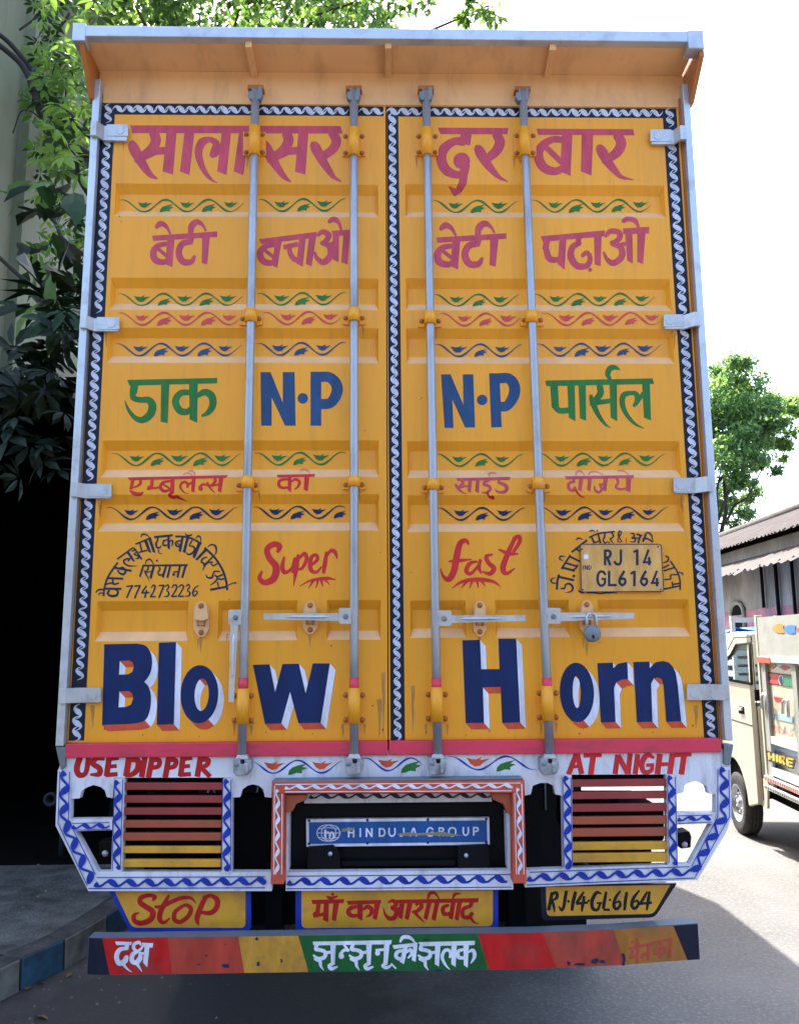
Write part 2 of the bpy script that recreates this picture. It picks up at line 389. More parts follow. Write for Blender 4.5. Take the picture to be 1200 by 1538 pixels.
T_BACHAO = '''
p 868,178 1125,145 1125,170 880,200
s26 945,202,20 895,212,24 873,240,30 885,275,30 920,285,26 945,270,20 ; l16 895,228 942,266 ; p 943,180 972,178 950,308 925,293
l22 978,215 1045,200 ; s24 1003,215,20 1012,250,24 1035,272,24 1055,255,18 ; p 1050,160 1080,157 1065,302 1036,288
p 1095,150 1128,145 1105,300 1078,290
s24 1130,162,14 1155,145,24 1182,160,26 1170,185,24 1148,197,18 ; s26 1152,195,20 1185,210,28 1190,250,30 1160,282,28 1130,265,20 1118,235,10 ; l18 1180,205 1215,190 ; p 1200,165 1228,160 1226,282 1200,268 ; p 1248,150 1278,145 1266,292 1238,282 ; p 1195,140 1278,135 1278,160 1200,165
s24 1183,100,18 1205,88,26 1228,105,18 1238,138,10
'''
T_PADHAO = '''
p 335,165 625,138 622,165 345,190
l28 364,180 356,225 ; s28 358,215,26 372,262,30 400,272,26 432,260,22 ; p 420,165 452,160 443,316 412,290
l24 508,165 502,200 ; s26 512,193,24 478,215,28 472,260,32 500,298,30 545,296,26 558,262,22 542,238,20 522,254,18 ; d9 558,316
p 575,150 610,148 605,300 578,292
s24 625,167,14 650,142,24 690,150,26 685,180,24 650,197,18 ; s26 655,198,20 695,215,28 700,255,30 665,285,28 635,270,20 618,235,10 ; l18 690,205 730,195 ; p 715,150 748,145 750,287 725,275 ; p 770,140 808,135 796,290 770,280 ; p 705,130 825,122 822,152 708,155
s24 705,98,18 730,85,26 760,95,22 778,128,10
'''
T_DAK = '''
p 275,92 680,83 680,107 285,118
l34 308,115 302,150 ; s30 302,140,30 302,172,26 335,182,26 370,182,30 388,205,36 380,245,36 345,272,30 310,262,22 280,225,14 264,185,4
p 428,110 465,108 457,287 425,280
s30 566,148,24 515,152,28 492,190,32 512,230,32 545,235,28 568,215,22 ; p 553,108 592,106 590,285 556,270 ; s30 588,165,20 625,147,30 655,165,34 660,205,32 640,238,24 610,255,10
'''
T_NP = '''
p 875,57 920,57 975,195 975,57 1028,57 1033,298 985,298 925,170 925,298 878,298
d24 1065,175
p 1100,55 1148,55 1148,298 1100,298 ; s46 1140,78,46 1185,80,46 1215,110,50 1218,150,50 1190,195,46 1140,202,46
'''
T_NP2 = '''
p 787,67 830,67 888,205 885,67 932,67 940,306 895,306 838,180 843,308 803,308
d24 972,182
p 1003,62 1050,62 1060,304 1013,306 ; s46 1045,85 1090,85 1115,115,50 1115,160,50 1085,208,44 1050,212,44
'''
T_PARSAL = '''
p 355,95 838,85 846,110 362,120
p 378,115 412,112 418,215 385,218 ; s26 395,205,26 420,230,26 465,228 ; p 455,112 488,110 492,278 462,262
p 505,110 538,108 540,276 512,265
s26 600,118,28 605,150,30 585,180,28 565,205,22 ; s26 560,160,14 570,195,26 595,250,20 625,290,12 650,308,3 ; l22 585,195 655,185 ; p 645,112 678,110 680,278 650,262
s24 648,90,14 637,65,24 648,40,26 670,36,20 692,46,5
s24 740,150,18 710,160,26 702,195,24 720,245,20 760,290,12 800,310,3 ; s24 735,150,18 765,155,22 770,185,24 755,210,14 ; l20 765,195 800,150 ; p 792,110 826,108 832,275 800,262
'''
T_AMB = '''
p 50,88 650,72 640,92 60,106
l20 82,100 68,160 ; s20 62,166,10 90,185,24 125,188,20 145,176,6 ; s16 124,100,16 126,125,16 104,142,12 78,152,8
l20 198,95 192,150 ; l14 165,158 245,148 ; d12 180,148
s16 312,110,14 262,118,16 246,148,20 268,170,18 312,162,14 ; l12 262,130 310,160 ; p 308,95 332,92 328,184 303,184
s14 417,187,3 386,176,9 366,150,14 372,124,16 394,116,16 409,128,15 406,150,11 ; s13 406,150,11 418,128,13 446,116,13 ; p 435,92 458,90 450,180 430,172
d14 487,156 ; s14 478,150,14 500,130 532,136
s18 570,90,16 575,110,18 560,130,16 540,140,10 ; s14 525,115,8 535,135,16 555,165,10 575,182,3 ; l12 555,140 605,128 ; p 598,85 625,82 610,180 590,170
p 943,70 1172,64 1170,84 950,90
s18 1015,98,14 968,105,18 955,130,20 975,150,18 1018,148,14 ; p 1010,85 1032,85 1030,178 1010,165 ; s16 1030,115,10 1055,100,16 1080,115,18 1070,145,14 1050,160,8 ; p 1110,80 1140,78 1130,172 1105,162
'''
T_AMB2 = 's16 318,178,16 298,196,16 320,206,20 348,200,14 ; s12 345,205,18 370,215,10 402,228,3'
T_AMBF = 's12 380,68,8 400,58,12 425,65,8 437,78,6 ; s12 405,45,8 425,42,12 445,58,8 452,76,5 ; s12 1080,40,8 1105,32,14 1130,45,8 1138,65,5'
T_SIDE = '''
p 100,92 425,84 420,104 108,110
s18 135,108,18 140,125,20 125,140,18 105,150,10 ; s16 95,130,12 105,145,18 130,172,12 165,190,3 ; l12 120,148 178,138 ; p 172,105 195,104 188,182 168,172
p 220,102 242,100 236,182 213,172
l16 296,100 292,112 ; s16 296,106,16 270,118,16 268,132 296,140,18 305,160,18 280,180,14 252,178,6
l14 358,105 352,125 ; s18 352,120,14 385,130,20 405,150,22 390,175,20 350,175,14 330,155,4
p 752,80 1170,72 1165,92 760,100
l16 808,98 803,115 ; s16 812,113,14 778,123,18 775,152,18 798,168,16 815,150,20
p 838,96 862,95 852,172 832,164 ; p 890,94 914,93 905,172 885,162
s14 930,138,8 934,164,14 954,178,15 973,160,13 962,134,12 ; l13 956,131 994,129 ; p 985,92 1010,90 1000,172 978,165
s16 1065,95,16 1072,120,14 1058,146,14 1085,160,14 1125,152,12 ; p 1120,90 1150,88 1145,178 1118,168
'''
T_SIDE2 = 's12 285,178,14 298,203,10 320,208,20 326,216,8 ; s10 815,162,14 840,195,10 875,210,3'
T_SIDEF = 's12 300,82,8 300,62,12 325,55,14 345,62,4 ; s10 820,75,8 830,50,12 855,45,12 875,72,5 ; s10 895,72,8 915,50,12 950,48,12 990,72,5 ; s12 1075,42,8 1105,40,14 1130,55,8 1140,75,5'
T_ARC1 = '''
s16 88,548 98,470 130,380 205,272 ; s18 135,500,16 122,525,18 150,546,20 195,540,20 205,508,16 180,490,14 ; l18 98,486 235,488 ; s14 25,520,8 40,500,14 75,492,14 100,500,8 ; s14 48,540,8 60,522,12 95,525,8
l18 128,400 250,405 ; s16 108,452,12 150,440,14 178,450,16 215,440,12 ; l14 162,405 168,448
s16 205,335,14 218,358,16 250,368,20 268,342,18 245,312,14 215,322,12 ; l18 165,312 318,340
l14 200,245 330,150 ; s14 275,245,14 255,255,16 260,280,14 300,300,14 365,300,4 ; s14 275,240,12 295,245,16 290,265,10 ; l12 290,258 322,218 ; p 270,185 290,172 348,265 328,262
s12 318,182,10 348,168,14 356,188,12 338,205,10 366,215,14 376,236,14 350,240,8 ; l14 335,150 402,247
l14 350,122 478,70 ; l14 385,110 402,180 ; l14 375,190 445,172 ; p 420,100 445,90 480,195 455,185 ; p 455,85 478,75 515,195 490,185 ; s14 395,65,8 405,42,14 440,45,12 470,75,6
p 500,55 655,40 655,58 505,75 ; l14 532,68 530,90 ; s14 534,88,14 518,115,16 525,148,16 550,150,14 562,130,6 ; s10 535,165,12 545,195,8 575,200,3 ; s14 612,85,12 578,98,14 580,130,16 612,130,12 ; p 610,55 630,55 632,165 612,155 ; s12 632,100,8 645,90,14 655,110,14 645,140,6
s16 675,58 760,62 830,85 890,120 ; s14 728,90,12 682,105,14 685,135,16 722,145,14 ; l10 690,112 722,138 ; p 725,65 745,65 720,190 702,175 ; p 765,70 787,72 755,195 735,185 ; s14 755,32,6 770,50,14 800,50,14 812,38,4
l12 815,90 800,110 ; s14 802,108,12 790,135,10 820,140,14 835,165,18 815,195,18 780,205,14 760,180,4 ; p 860,110 885,120 835,240 815,225 ; s12 845,75,8 860,55,12 880,65,12 885,110,5
s18 915,150 1000,235 1060,330 1090,420 1100,500 ; p 915,160 940,170 855,255 838,248 ; s12 940,145,8 970,125,12 1005,140,16 1010,185,12 995,215,4
s14 935,228,12 902,240,14 890,265,16 915,282,14 945,265 ; l14 985,222 905,300
s14 985,268,12 940,275,12 905,320,10 905,340,4 ; s12 965,275 985,298 1020,280
s14 1040,345,10 1000,345,14 985,365,14 975,395,18 940,395,14 925,370,8 ; s14 1000,375 1018,388 1065,370
s16 1085,400,12 1050,410,14 1010,400,14 ; s14 1020,405,12 1000,430,14 960,460,6 ; l18 1100,470 960,495 ; l12 1020,430 1030,480 ; s14 1105,460,8 1150,440,10 1172,440,16
p 405,290 775,285 780,302 405,305 ; p 405,300 422,300 392,395 378,385 ; s12 430,288,6 440,257,12 470,247,14 500,288,5 ; s14 455,305,14 450,330,14 430,350,10 ; s12 420,335,8 435,365,14 465,425,3 ; l10 440,352 485,345 ; p 490,302 510,302 480,410 462,395 ; d9 525,257
s14 540,305,10 550,330,14 535,350,12 545,375,14 582,365,12 ; p 590,302 608,302 580,400 562,388 ; p 625,300 642,300 618,402 602,392 ; l12 660,350 712,345 ; d12 662,370 ; p 705,300 722,300 700,400 684,390 ; p 750,300 770,298 738,402 722,392
l13 275,468 330,462 ; s14 325,462 300,510 278,562 ; l13 340,466 392,460 ; s14 388,460 365,510 343,565 ; l13 440,462 400,520 ; l13 398,522 465,518 ; l14 440,498 425,562
s13 478,480,8 495,458,13 510,470,14 495,515,12 472,550,12 ; l13 468,552 515,552 ; l13 540,462 586,458 ; s14 583,458 562,510 540,562 ; s13 592,470,8 612,455,12 622,475,13 605,500,10 622,520,14 612,548,13 582,550,6
s13 645,480,8 668,455,13 688,470,14 672,510,12 645,548 ; l13 642,550 690,548 ; s13 703,478,8 724,455,13 742,470,14 725,510,12 700,548 ; l13 697,550 745,548 ; s13 760,468,8 782,452,12 792,472,13 775,498,10 795,520,14 785,545,13 755,548,6 ; s13 868,460,8 835,480,12 818,520,14 830,548,13 852,525,12 850,505,10 825,515,6
'''
T_ARC2 = '''
s18 105,398 92,450 88,522 ; s16 118,512,12 150,510,14 160,480,14 195,475,18 218,505,18 205,535,14 160,546,4 ; l18 98,415 228,445 ; s12 85,470,8 50,465,12 40,440,14 75,422,5 ; d12 226,410
l16 198,238 125,352 ; l18 130,340 235,368 ; s14 205,362 238,350 258,318 ; l16 150,300 250,330 ; l16 188,248 285,295 ; s12 140,285,8 110,270,12 120,248,14 158,250,5
l16 208,215 335,115 ; s12 245,115,10 265,100,14 300,112,6 ; l14 248,190 290,215 ; l14 285,160 300,190
s14 350,95 430,62 560,45 ; s12 352,45,10 380,35,14 400,52,6 ; d8 418,38 ; l16 370,90 395,142 ; s12 385,135 415,130 435,120 ; l16 425,68 445,142 ; l14 482,62 476,95 ; s12 480,92,12 466,112,12 480,138,12 505,128,8 ; d7 515,135 ; s14 535,52,14 550,82,14 532,104,12 ; s12 520,98,8 532,120,12 552,142,4
s10 602,35,14 592,80,14 622,132,6 ; s10 608,40,8 615,60,10 585,112,9 600,132,8 628,122,4 ; l6 655,100 655,140
s14 690,60,10 715,65,14 720,85,12 700,98,12 730,105,14 720,130,12 685,125,4 ; l12 722,98 760,100 ; l16 740,66 785,82 ; l16 772,76 752,140 ; s16 790,108,20 830,105,14 872,132,14 ; l16 815,70 790,130 ; s12 800,78,8 830,55,14 860,75,14 875,130,5
s14 1015,285 1070,370 1095,450 1095,525 ; s14 975,245,12 1000,260,14 990,290,14 955,302,8 ; l14 1005,318 955,345 ; l14 1050,340 960,368 ; s12 1078,398 1020,402 1018,432 965,440 ; l14 1095,490 960,518 ; l12 1030,455 1038,508 ; s10 1070,382,6 1110,385,12 1120,402,10 ; l14 1090,470 1040,478
s14 262,528,12 290,546,16 315,542,8 ; s12 330,550,8 380,545,12 440,553,12 500,547,12 585,549,6
'''
T_SUPER = '''
s24 112,118,14 120,92,26 95,82,26 65,105,26 75,145,28 105,185,32 95,235,32 55,255,26 30,235,20 42,203,10
s16 142,138,10 133,185,20 145,210,18 175,190,12 188,150,10 ; s18 192,142,16 182,190,20 180,212,10
s20 205,128,14 195,195,20 183,272,3 ; s16 203,152,10 232,125,18 242,150,18 222,190,14 198,196,10
s15 260,180,10 290,152,16 285,130,14 262,145,18 260,195,20 285,208,14 312,182,5
s20 332,115,12 325,165,20 318,214,14 ; s16 328,145,8 350,112,16 370,118,18 380,148,5
s14 210,272,3 260,246,10 330,236,16 375,242,3 ; s12 275,244,12 262,262,8 250,282,3 ; s12 292,244,12 290,262,8 282,280,3 ; s10 308,244,12 312,260,8 316,274,3 ; s10 320,240,12 335,252,7 347,266,3
'''
T_FAST = '''
s26 972,84,8 958,66,20 932,80,26 917,140,30 906,200,30 882,240,26 856,225,12 845,192,4 ; s14 880,160,8 930,156,16 985,150,5
s20 1012,160,8 978,168,18 960,200,20 980,215,16 1012,182,12 1028,155,10 ; s18 1024,150,14 1018,190,18 1030,215,6
s18 1080,128,8 1050,138,18 1062,168,20 1085,190,22 1068,215,20 1032,205,6
s20 895,282,3 940,252,14 1010,241,20 1080,250,14 1115,274,3 ; s12 965,248,14 950,265,9 938,280,3 ; s12 988,246,14 982,262,9 975,282,3 ; s12 1008,246,14 1012,262,9 1016,280,3 ; s10 1026,244,14 1036,258,8 1047,272,3
s24 1160,100,12 1178,58,20 1198,48,18 1200,72,18 1172,118,14 ; s22 1172,70,18 1145,130,24 1125,190,26 1142,214,18 1180,190,5 ; s14 1105,105,8 1150,124,18 1195,126,6
'''
T_USE = '''
s26 152,172,28 138,222,28 150,252,26 178,242,22 192,172,26
s22 262,182,12 228,176,24 210,200,24 240,222,26 238,248,24 198,250,10
l26 284,170 272,258 ; l18 278,182 328,175 ; l18 275,215 318,211 ; l20 268,252 322,248
l28 374,170 360,258 ; s24 368,182,24 412,186,28 412,225,28 385,250,22 355,256,12
l26 445,170 430,262
l26 478,172 460,264 ; s22 475,182 508,186,24 505,212,22 468,222,18
l26 552,172 536,264 ; s22 548,182 582,186,24 578,212,22 542,222,18
l26 616,170 605,258 ; l18 610,182 658,175 ; l18 608,215 648,211 ; l20 600,251 652,248
l26 695,172 680,260 ; s22 690,182 728,184,24 722,208,22 688,218,16 ; l22 695,215 738,260
'''
T_NIGHT = '''
l24 436,156 400,250 ; l24 440,156 460,248 ; l16 415,215 455,212
l22 468,163 550,160 ; l26 512,165 500,250
l24 622,160 610,248 ; l24 622,162 668,246 ; l24 678,155 668,248
l24 712,158 700,248
s22 785,175,12 755,162,24 730,198,26 740,238,22 772,232,20 778,208,18 ; l16 750,208 786,206
l26 812,156 800,248 ; l26 868,154 856,248 ; l18 805,205 862,202
l20 874,163 954,158 ; l26 920,163 908,250
'''
T_PLATE = '''
l20 482,192 482,322 ; s20 478,202 515,204 527,228 512,255 482,258 ; l20 500,258 525,322
l20 612,192 612,292 ; s20 612,285 600,312 575,312 558,292
l20 745,192 745,322 ; l18 745,197 713,216
l18 838,193 800,297 ; l18 790,297 860,297 ; l20 843,255 843,322
s20 484,398 465,375 437,378 422,410 422,450 438,485 465,485 480,465 480,430 ; l18 452,434 490,434
l20 515,368 515,492 ; l20 505,484 577,484
s20 640,368 607,425 600,460 622,485 646,465 642,435 610,432
l20 722,368 722,494 ; l18 722,372 690,392
s20 817,368 784,425 777,460 799,485 823,465 819,435 787,432
l18 907,366 868,467 ; l18 856,467 924,467 ; l20 907,425 907,494
l6 303,322 303,358 ; l6 318,358 318,322 ; l6 318,322 337,358 ; l6 337,358 337,322 ; l6 348,322 348,358 ; s6 348,324 364,330 364,350 348,357
'''
T_SIGN = '''
l10 295,212 295,270 ; l10 325,212 325,270 ; l9 295,242 325,242 ; l10 365,215 365,268
l10 402,268 402,214 ; l10 402,216 434,266 ; l10 434,268 434,214
l10 480,214 480,266 ; s10 478,218 503,221 512,240 503,260 478,262
s10 538,213 538,248 555,263 572,248 572,213 ; s10 625,212 625,248 610,262 597,250
l10 665,264 683,213 ; l10 685,213 703,264 ; l8 672,248 697,248
s10 802,224 784,212 768,225 766,248 780,262 800,256 802,240 ; l8 786,240 806,240
l10 838,210 838,263 ; s10 836,214 860,216 860,232 838,237 ; l10 848,236 867,263
s10 916,211 898,222 898,250 916,262 935,250 935,222 916,211
s10 983,208 983,244 997,258 1012,244 1012,208 ; l10 1045,207 1045,260 ; s10 1043,211 1068,214 1068,231 1045,236
l13 155,224 155,274 ; s13 153,252,12 168,240 182,250 182,274 ; s13 182,252,12 194,241 204,250 204,274
s5 245,244 226,280 175,293 124,280 105,244 124,208 175,195 226,208 245,244 ; s4 175,195 140,215 132,244 140,272 175,293 ; s4 175,195 210,215 218,244 210,272 175,293 ; l4 105,244 150,244 ; l4 206,244 245,244 ; s4 118,220 175,212 232,220 ; s4 118,270 175,280 232,270
'''
T_STOP = '''
s40 330,92,22 345,65,34 300,52,32 235,70,40 225,110,44 270,145,44 325,185,48 315,245,48 240,280,44 180,262,40 175,215,32 215,195,12
s38 462,46,16 430,110,40 390,190,44 385,250,40 420,275,30 468,238,12 ; s40 343,145,20 400,145,36 470,110,36 560,75,34 640,75,24 685,122,4
s38 570,140,30 510,190,36 505,250,38 555,270,36 620,220,38 640,160,36 600,132,30 562,146,24
s44 762,58,36 720,150,44 690,240,44 702,298,10 ; s40 742,78,36 800,55,32 855,90,44 848,155,44 800,196,40 725,192,28
'''
T_DAKSH = '''
p 20,440 160,445 150,470 30,470 ; l34 118,468 112,505 ; s36 120,498,24 60,507,36 32,560,40 50,618,40 98,602,44 115,565,36 ; s22 80,622,26 120,665,14 157,692,4
s28 232,470,14 215,448,26 178,462,28 172,495,28 200,520,24 232,500,20 252,465,14 ; s34 215,518,24 165,545,36 158,600,36 195,612,40 225,575,40 222,540,20 ; s22 200,625,28 240,688,5 ; l22 215,535 270,540 ; p 240,450 332,455 326,492 245,484 ; p 262,480 302,482 282,652 248,612
'''
T_MAA = '''
p 107,83 300,78 295,102 115,108 ; l26 150,105 142,168 ; l20 120,178 205,160 ; d15 130,166 ; p 180,103 210,101 206,212 175,200 ; p 235,101 270,99 250,208 226,198 ; s16 197,60,6 215,72,18 245,67,14 264,58,5 ; d9 232,50
p 312,88 515,83 510,105 322,112 ; s26 385,120,18 338,130,26 322,155,26 345,175,24 392,170,18 ; p 375,108 407,107 405,205 376,190 ; s24 405,142,12 435,122,24 458,140,26 450,168,18 425,182,6 ; p 475,105 507,103 488,200 463,190
p 590,82 1080,72 1075,98 600,104 ; s22 553,97,12 582,88,22 600,112,24 570,130,18 ; s24 572,130,18 602,150,26 590,185,28 560,190,24 535,165,14 528,128,4 ; l18 595,138 640,126 ; p 618,105 650,103 636,195 612,185 ; p 664,102 696,100 672,200 648,190
s22 716,112,18 738,96,22 746,124,24 718,150,22 694,152,14 ; s16 700,148,20 730,180,16 765,215,4 ; p 778,100 806,98 782,200 758,190 ; p 824,98 852,97 828,205 804,195 ; s18 783,78,10 795,47,20 825,44,16 852,80,6
s24 905,112,18 872,130,24 880,165,26 922,160,20 ; p 918,97 946,96 928,198 904,188 ; s18 928,75,10 942,50,18 975,46,6 ; p 955,96 983,95 962,204 938,194
l24 1038,96 1032,120 ; s24 1036,117,20 992,135,24 987,175,26 1020,185,24 1042,160,24 ; s14 1030,183,18 1050,210,12 1080,224,3
'''
T_JHU = '''
s22 142,352,20 134,378,22 162,384,22 188,396,22 184,424,24 150,434,22 118,412,10 ; s18 128,432,22 158,450,20 162,475,16 180,502,3 ; l18 180,402 225,395 ; p 218,350 250,350 244,470 222,460 ; s20 240,460,18 212,474,20 225,492,22 260,480,10
'''
T_JH = '''
s22 142,352,20 134,378,22 162,384,22 188,396,22 184,424,24 150,434,22 118,412,10 ; s18 128,432,22 158,450,20 162,475,16 180,502,3 ; l18 180,402 225,395 ; p 218,350 250,350 240,480 216,465
'''
T_JHALAK = '''
p 115,335 575,326 570,350 120,357
d16 282,420 ; s16 272,412,18 298,384 325,386 ; l14 296,352 322,385
p 530,348 562,346 550,470 526,458 ; d15 492,402 ; l16 480,385 545,380 ; s18 545,460,16 522,474,18 545,486,20 578,468,8 ; l10 570,462 600,492
p 578,356 725,340 720,362 588,378 ; s22 650,385,16 608,395,22 600,422,22 625,436,20 652,420,16 ; p 642,368 668,365 645,466 620,452 ; s20 660,398,12 682,382,20 690,405,20 668,432,8 ; p 700,358 724,355 712,452 690,442 ; s22 622,338,12 640,310,22 680,312,20 717,348,6
p 730,338 1058,330 1055,355 740,362 ; s18 912,498,4 885,468,14 867,425,19 879,390,20 901,383,19 915,399,18 911,428,13 ; s16 911,428,13 922,400,15 942,384,15 ; p 920,355 952,354 945,482 920,466 ; s20 1000,380,14 962,390,20 962,425,22 1000,430,18 ; p 990,355 1022,354 1015,487 992,470 ; s20 1016,398,10 1045,385,20 1055,420,22 1033,462,6
'''
T_REG = '''
l24 134,92 108,218 ; s22 130,105,20 162,95,22 165,130,22 128,152,12 ; s18 132,148,18 145,190,20 150,232,6
s24 232,82,22 222,140,24 214,190,22 198,215,20 178,188,8 ; d10 246,155 ; s26 296,88,22 280,150,26 270,220,20
s20 352,88,14 320,140,22 302,168,18 ; l18 300,172 382,162 ; s22 355,118,20 345,180,22 338,226,12 ; d9 387,150
s22 474,102,10 440,95,24 410,150,26 415,205,24 448,212,20 466,170,16 ; l14 440,168 478,165 ; s24 508,88,18 494,160,24 488,205,22 ; l18 488,212 532,214 ; d9 534,145
s20 606,82,12 572,130,22 560,185,24 580,208,22 605,180,20 595,155,16 565,172,10 ; s24 650,90,18 640,150,24 634,218,18
s20 738,78,12 698,130,22 684,180,24 705,205,22 730,175,20 720,150,16 690,167,10 ; s20 792,88,14 762,140,22 745,165,16 ; l18 738,172 824,164 ; s22 808,85,16 798,150,24 788,218,14
'''
T_MENAKA = '''
l18 655,475 978,424 ; l20 682,475 672,548 ; l14 658,545 722,525 ; l20 722,465 712,585 ; s12 665,440,8 690,428,12 714,462,6 ; s12 700,405,8 714,420,12 722,455,6
l14 745,525 800,512 ; d12 752,540 ; l20 802,452 790,562 ; s18 885,468,12 845,488,18 848,522,18 882,512,14 ; l20 890,440 882,556 ; s16 888,490,10 915,478,16 918,510,16 898,532,6 ; l22 966,430 950,562
'''
# ------------------------------------------------------------------ the goods truck
TRUCK = empty('goods_truck', (0, 0, 0), 0, 'tall yellow goods truck with hand lettered rear doors above a striped bumper', 'truck')
DZ0, DZ1 = 1.352, 3.793
DX0, DX1 = pl(128, 640)[0]-.003, pl(1048, 640)[0]+.003
SEAM = pl(581.5, 640)[0]
LIP = .033; DEP = .024; SH = .011
ROWS = [(276.5, 325.5), (417.5, 465.5), (492.5, 545), (661.5, 716.5), (742.5, 797.5)]
recL = []; recR = []
xl0, xl1 = pl(163, 500)[0], pl(568.5, 500)[0]; xr0, xr1 = pl(610, 500)[0], pl(1010, 500)[0]
for a, b in ROWS:
    recL.append((xl0, xl1, pl(370, b)[1], pl(370, a)[1])); recR.append((xr0, xr1, pl(800, b+1)[1], pl(800, a+1)[1]))
zb, za = pl(370, 962)[1], pl(370, 902)[1]
for a, b in ((145, 283), (328, 447), (491, 572)): recL.append((pl(a, 930)[0], pl(b, 930)[0], zb, za))
zb, za = pl(800, 957)[1], pl(800, 901)[1]
for a, b in ((616, 700), (744, 855), (898, 1035)): recR.append((pl(a, 930)[0], pl(b, 930)[0], zb, za))
def relief_of(recs):
    def f(x, z):
        for x0, x1, z0, z1 in recs:
            if x0 <= x <= x1 and z0 <= z <= z1:
                return DEP*min(1.0, min(z-z0, z1-z)/LIP, min(x-x0, x1-x)/SH)
        return 0.0
    return f
def breaks_of(recs): return sorted({z for r in recs for z in (r[2], r[3], r[2]+LIP, r[3]-LIP)})
def door(x0, x1, recs):
    m = MB()
    outer = [(x0, DZ0), (x1, DZ0), (x1, DZ1), (x0, DZ1)]
    loops = [outer]+[[(a, c), (b, c), (b, d), (a, d)] for a, b, c, d in recs]
    tv, tf = fill_loops(loops); m.add([(x, 0, z) for x, z in tv], tf, YEL)
    for a, b, c, d in recs:
        o = [(a, 0, c), (b, 0, c), (b, 0, d), (a, 0, d)]; i = [(a+SH, DEP, c+LIP), (b-SH, DEP, c+LIP), (b-SH, DEP, d-LIP), (a+SH, DEP, d-LIP)]
        m.add(o+i, [(1, 2, 6, 5), (2, 3, 7, 6), (3, 0, 4, 7), (4, 5, 6, 7)], YEL)
        m.add(o+i, [(0, 1, 5, 4)], YELD)
    m.add([(x, y, z) for y in (0, .05) for x, z in outer], [(0, 1, 5, 4), (1, 2, 6, 5), (2, 3, 7, 6), (3, 0, 4, 7), (4, 5, 6, 7)], YEL)
    return m.build('door', TRUCK)
doorL = door(DX0, SEAM-.002, recL); doorR = door(SEAM+.002, DX1, recR)
pL = Paint(0, relief_of(recL), breaks_of(recL)); pR = Paint(0, relief_of(recR), breaks_of(recR))
# woven rope border on dark strips
bL = Paint(0); bR = Paint(0)
bL.put([[(153, 155), (576, 160), (576, 174.5), (172.5, 172)], ], P['strip'], .0004)
def xs(u, v, z_of): return None
def vline(u0, v0, u1, v1, v): return u0+(u1-u0)*(v-v0)/(v1-v0)
eL = lambda v: vline(154, 157, 103.5, 1113, v); iL = lambda v: vline(173, 172, 127, 1112, v)
eR = lambda v: vline(1015, 163, 1079.5, 1110, v); iR = lambda v: vline(995, 177, 1057, 1110, v)
bL.put([[(154, 157), (173, 172), (127, 1112), (103.5, 1112.5)]], P['strip'], .0005)
bR.put([[(583.5, 160), (1015, 163), (995, 177.5), (583.5, 175)]], P['strip'], .0004)
bR.put([[(1015, 163), (1079, 1110.5), (1057, 1110.5), (995, 177)]], P['strip'], .0005)
cE = lambda v: vline(580.5, 160, 586.5, 1112, v); cI = lambda v: vline(597.5, 175, 608, 1111, v)
bR.put([[(580.7, 160), (598, 160), (608.3, 1111), (586.7, 1111.5)]], P['strip'], .0005)
def rope_v(pt, e, i, v0, v1, flip=1):
    L = v1-v0; n = max(1, int(round(L/15.2))); c = lambda v: (e(v)+i(v))/2
    pt.put(rope(c(v0), v0, c(v1), v1, n, abs(i(v0)-e(v0))*.60, flip), P['rope'], .0009)
for a, b in ((158, 183), (208, 468), (498, 720), (750, 1018), (1060, 1111)): rope_v(bL, eL, iL, a, b, -1)
for a, b in ((164, 189), (213, 470), (493, 716), (742, 1026), (1055, 1110)): rope_v(bR, eR, iR, a, b, -1)
rope_v(bR, cE, cI, 172, 1110, -1)
def rope_h(pt, u0, v0, u1, v1, w=10.0): pt.put(rope(u0, v0, u1, v1, max(1, int(round(abs(u1-u0)/15.5))), w, 1), P['rope'], .0009)
rope_h(bL, 172, 163.5, 376, 165.5); rope_h(bL, 392, 165.8, 520, 167); rope_h(bL, 541, 167.2, 574, 167.5)
rope_h(bR, 583, 167.5, 632, 168); rope_h(bR, 648, 168, 776, 169); rope_h(bR, 794, 169, 992, 170)
bL.build('painted_border', doorL); bR.build('painted_border', doorR)
# lettering, left leaf
pL.text(T_SALA, 100, 20, 3, P['crimson']); pL.text(T_BETI, 100, 300, 3, P['crimson']); pL.text(T_BACHAO, 100, 300, 3, P['crimson'])
pL.text(T_DAK, 100, 540, 3, P['green']); pL.text(T_NP, 100, 540, 3, P['royal'])
pL.text(T_AMB, 180, 695, 4, P['red']); pL.text(T_AMB2, 180, 695, 4, P['dark_red']); pL.text(T_AMBF, 180, 695, 4, P['faint'])
pL.text(T_ARC1, 140, 795, 5.4545, P['ink']); pL.text(T_SUPER, 380, 790, 3, P['red'])
pR.text(T_DUR, 400, 20, 3, P['crimson']); pR.text(T_BAR, 700, 20, 3, P['crimson'])
pR.text(T_BETI, 655-387*.36, 302, 1/.36, P['crimson'], sy=1/.338); pR.text(T_PADHAO, 700, 300, 3, P['crimson'])
pR.text(T_NP2, 400, 540, 3, P['royal']); pR.text(T_PARSAL, 700, 540, 3, P['green'])
pR.text(T_SIDE, 660, 695, 4, P['crimson']); pR.text(T_SIDE2, 660, 695, 4, P['dark_red']); pR.text(T_SIDEF, 660, 695, 4, P['faint'])
pR.text(T_ARC2, 820, 790, 5.4545, P['ink']); pR.text(T_FAST, 380, 790, 3, P['red'])
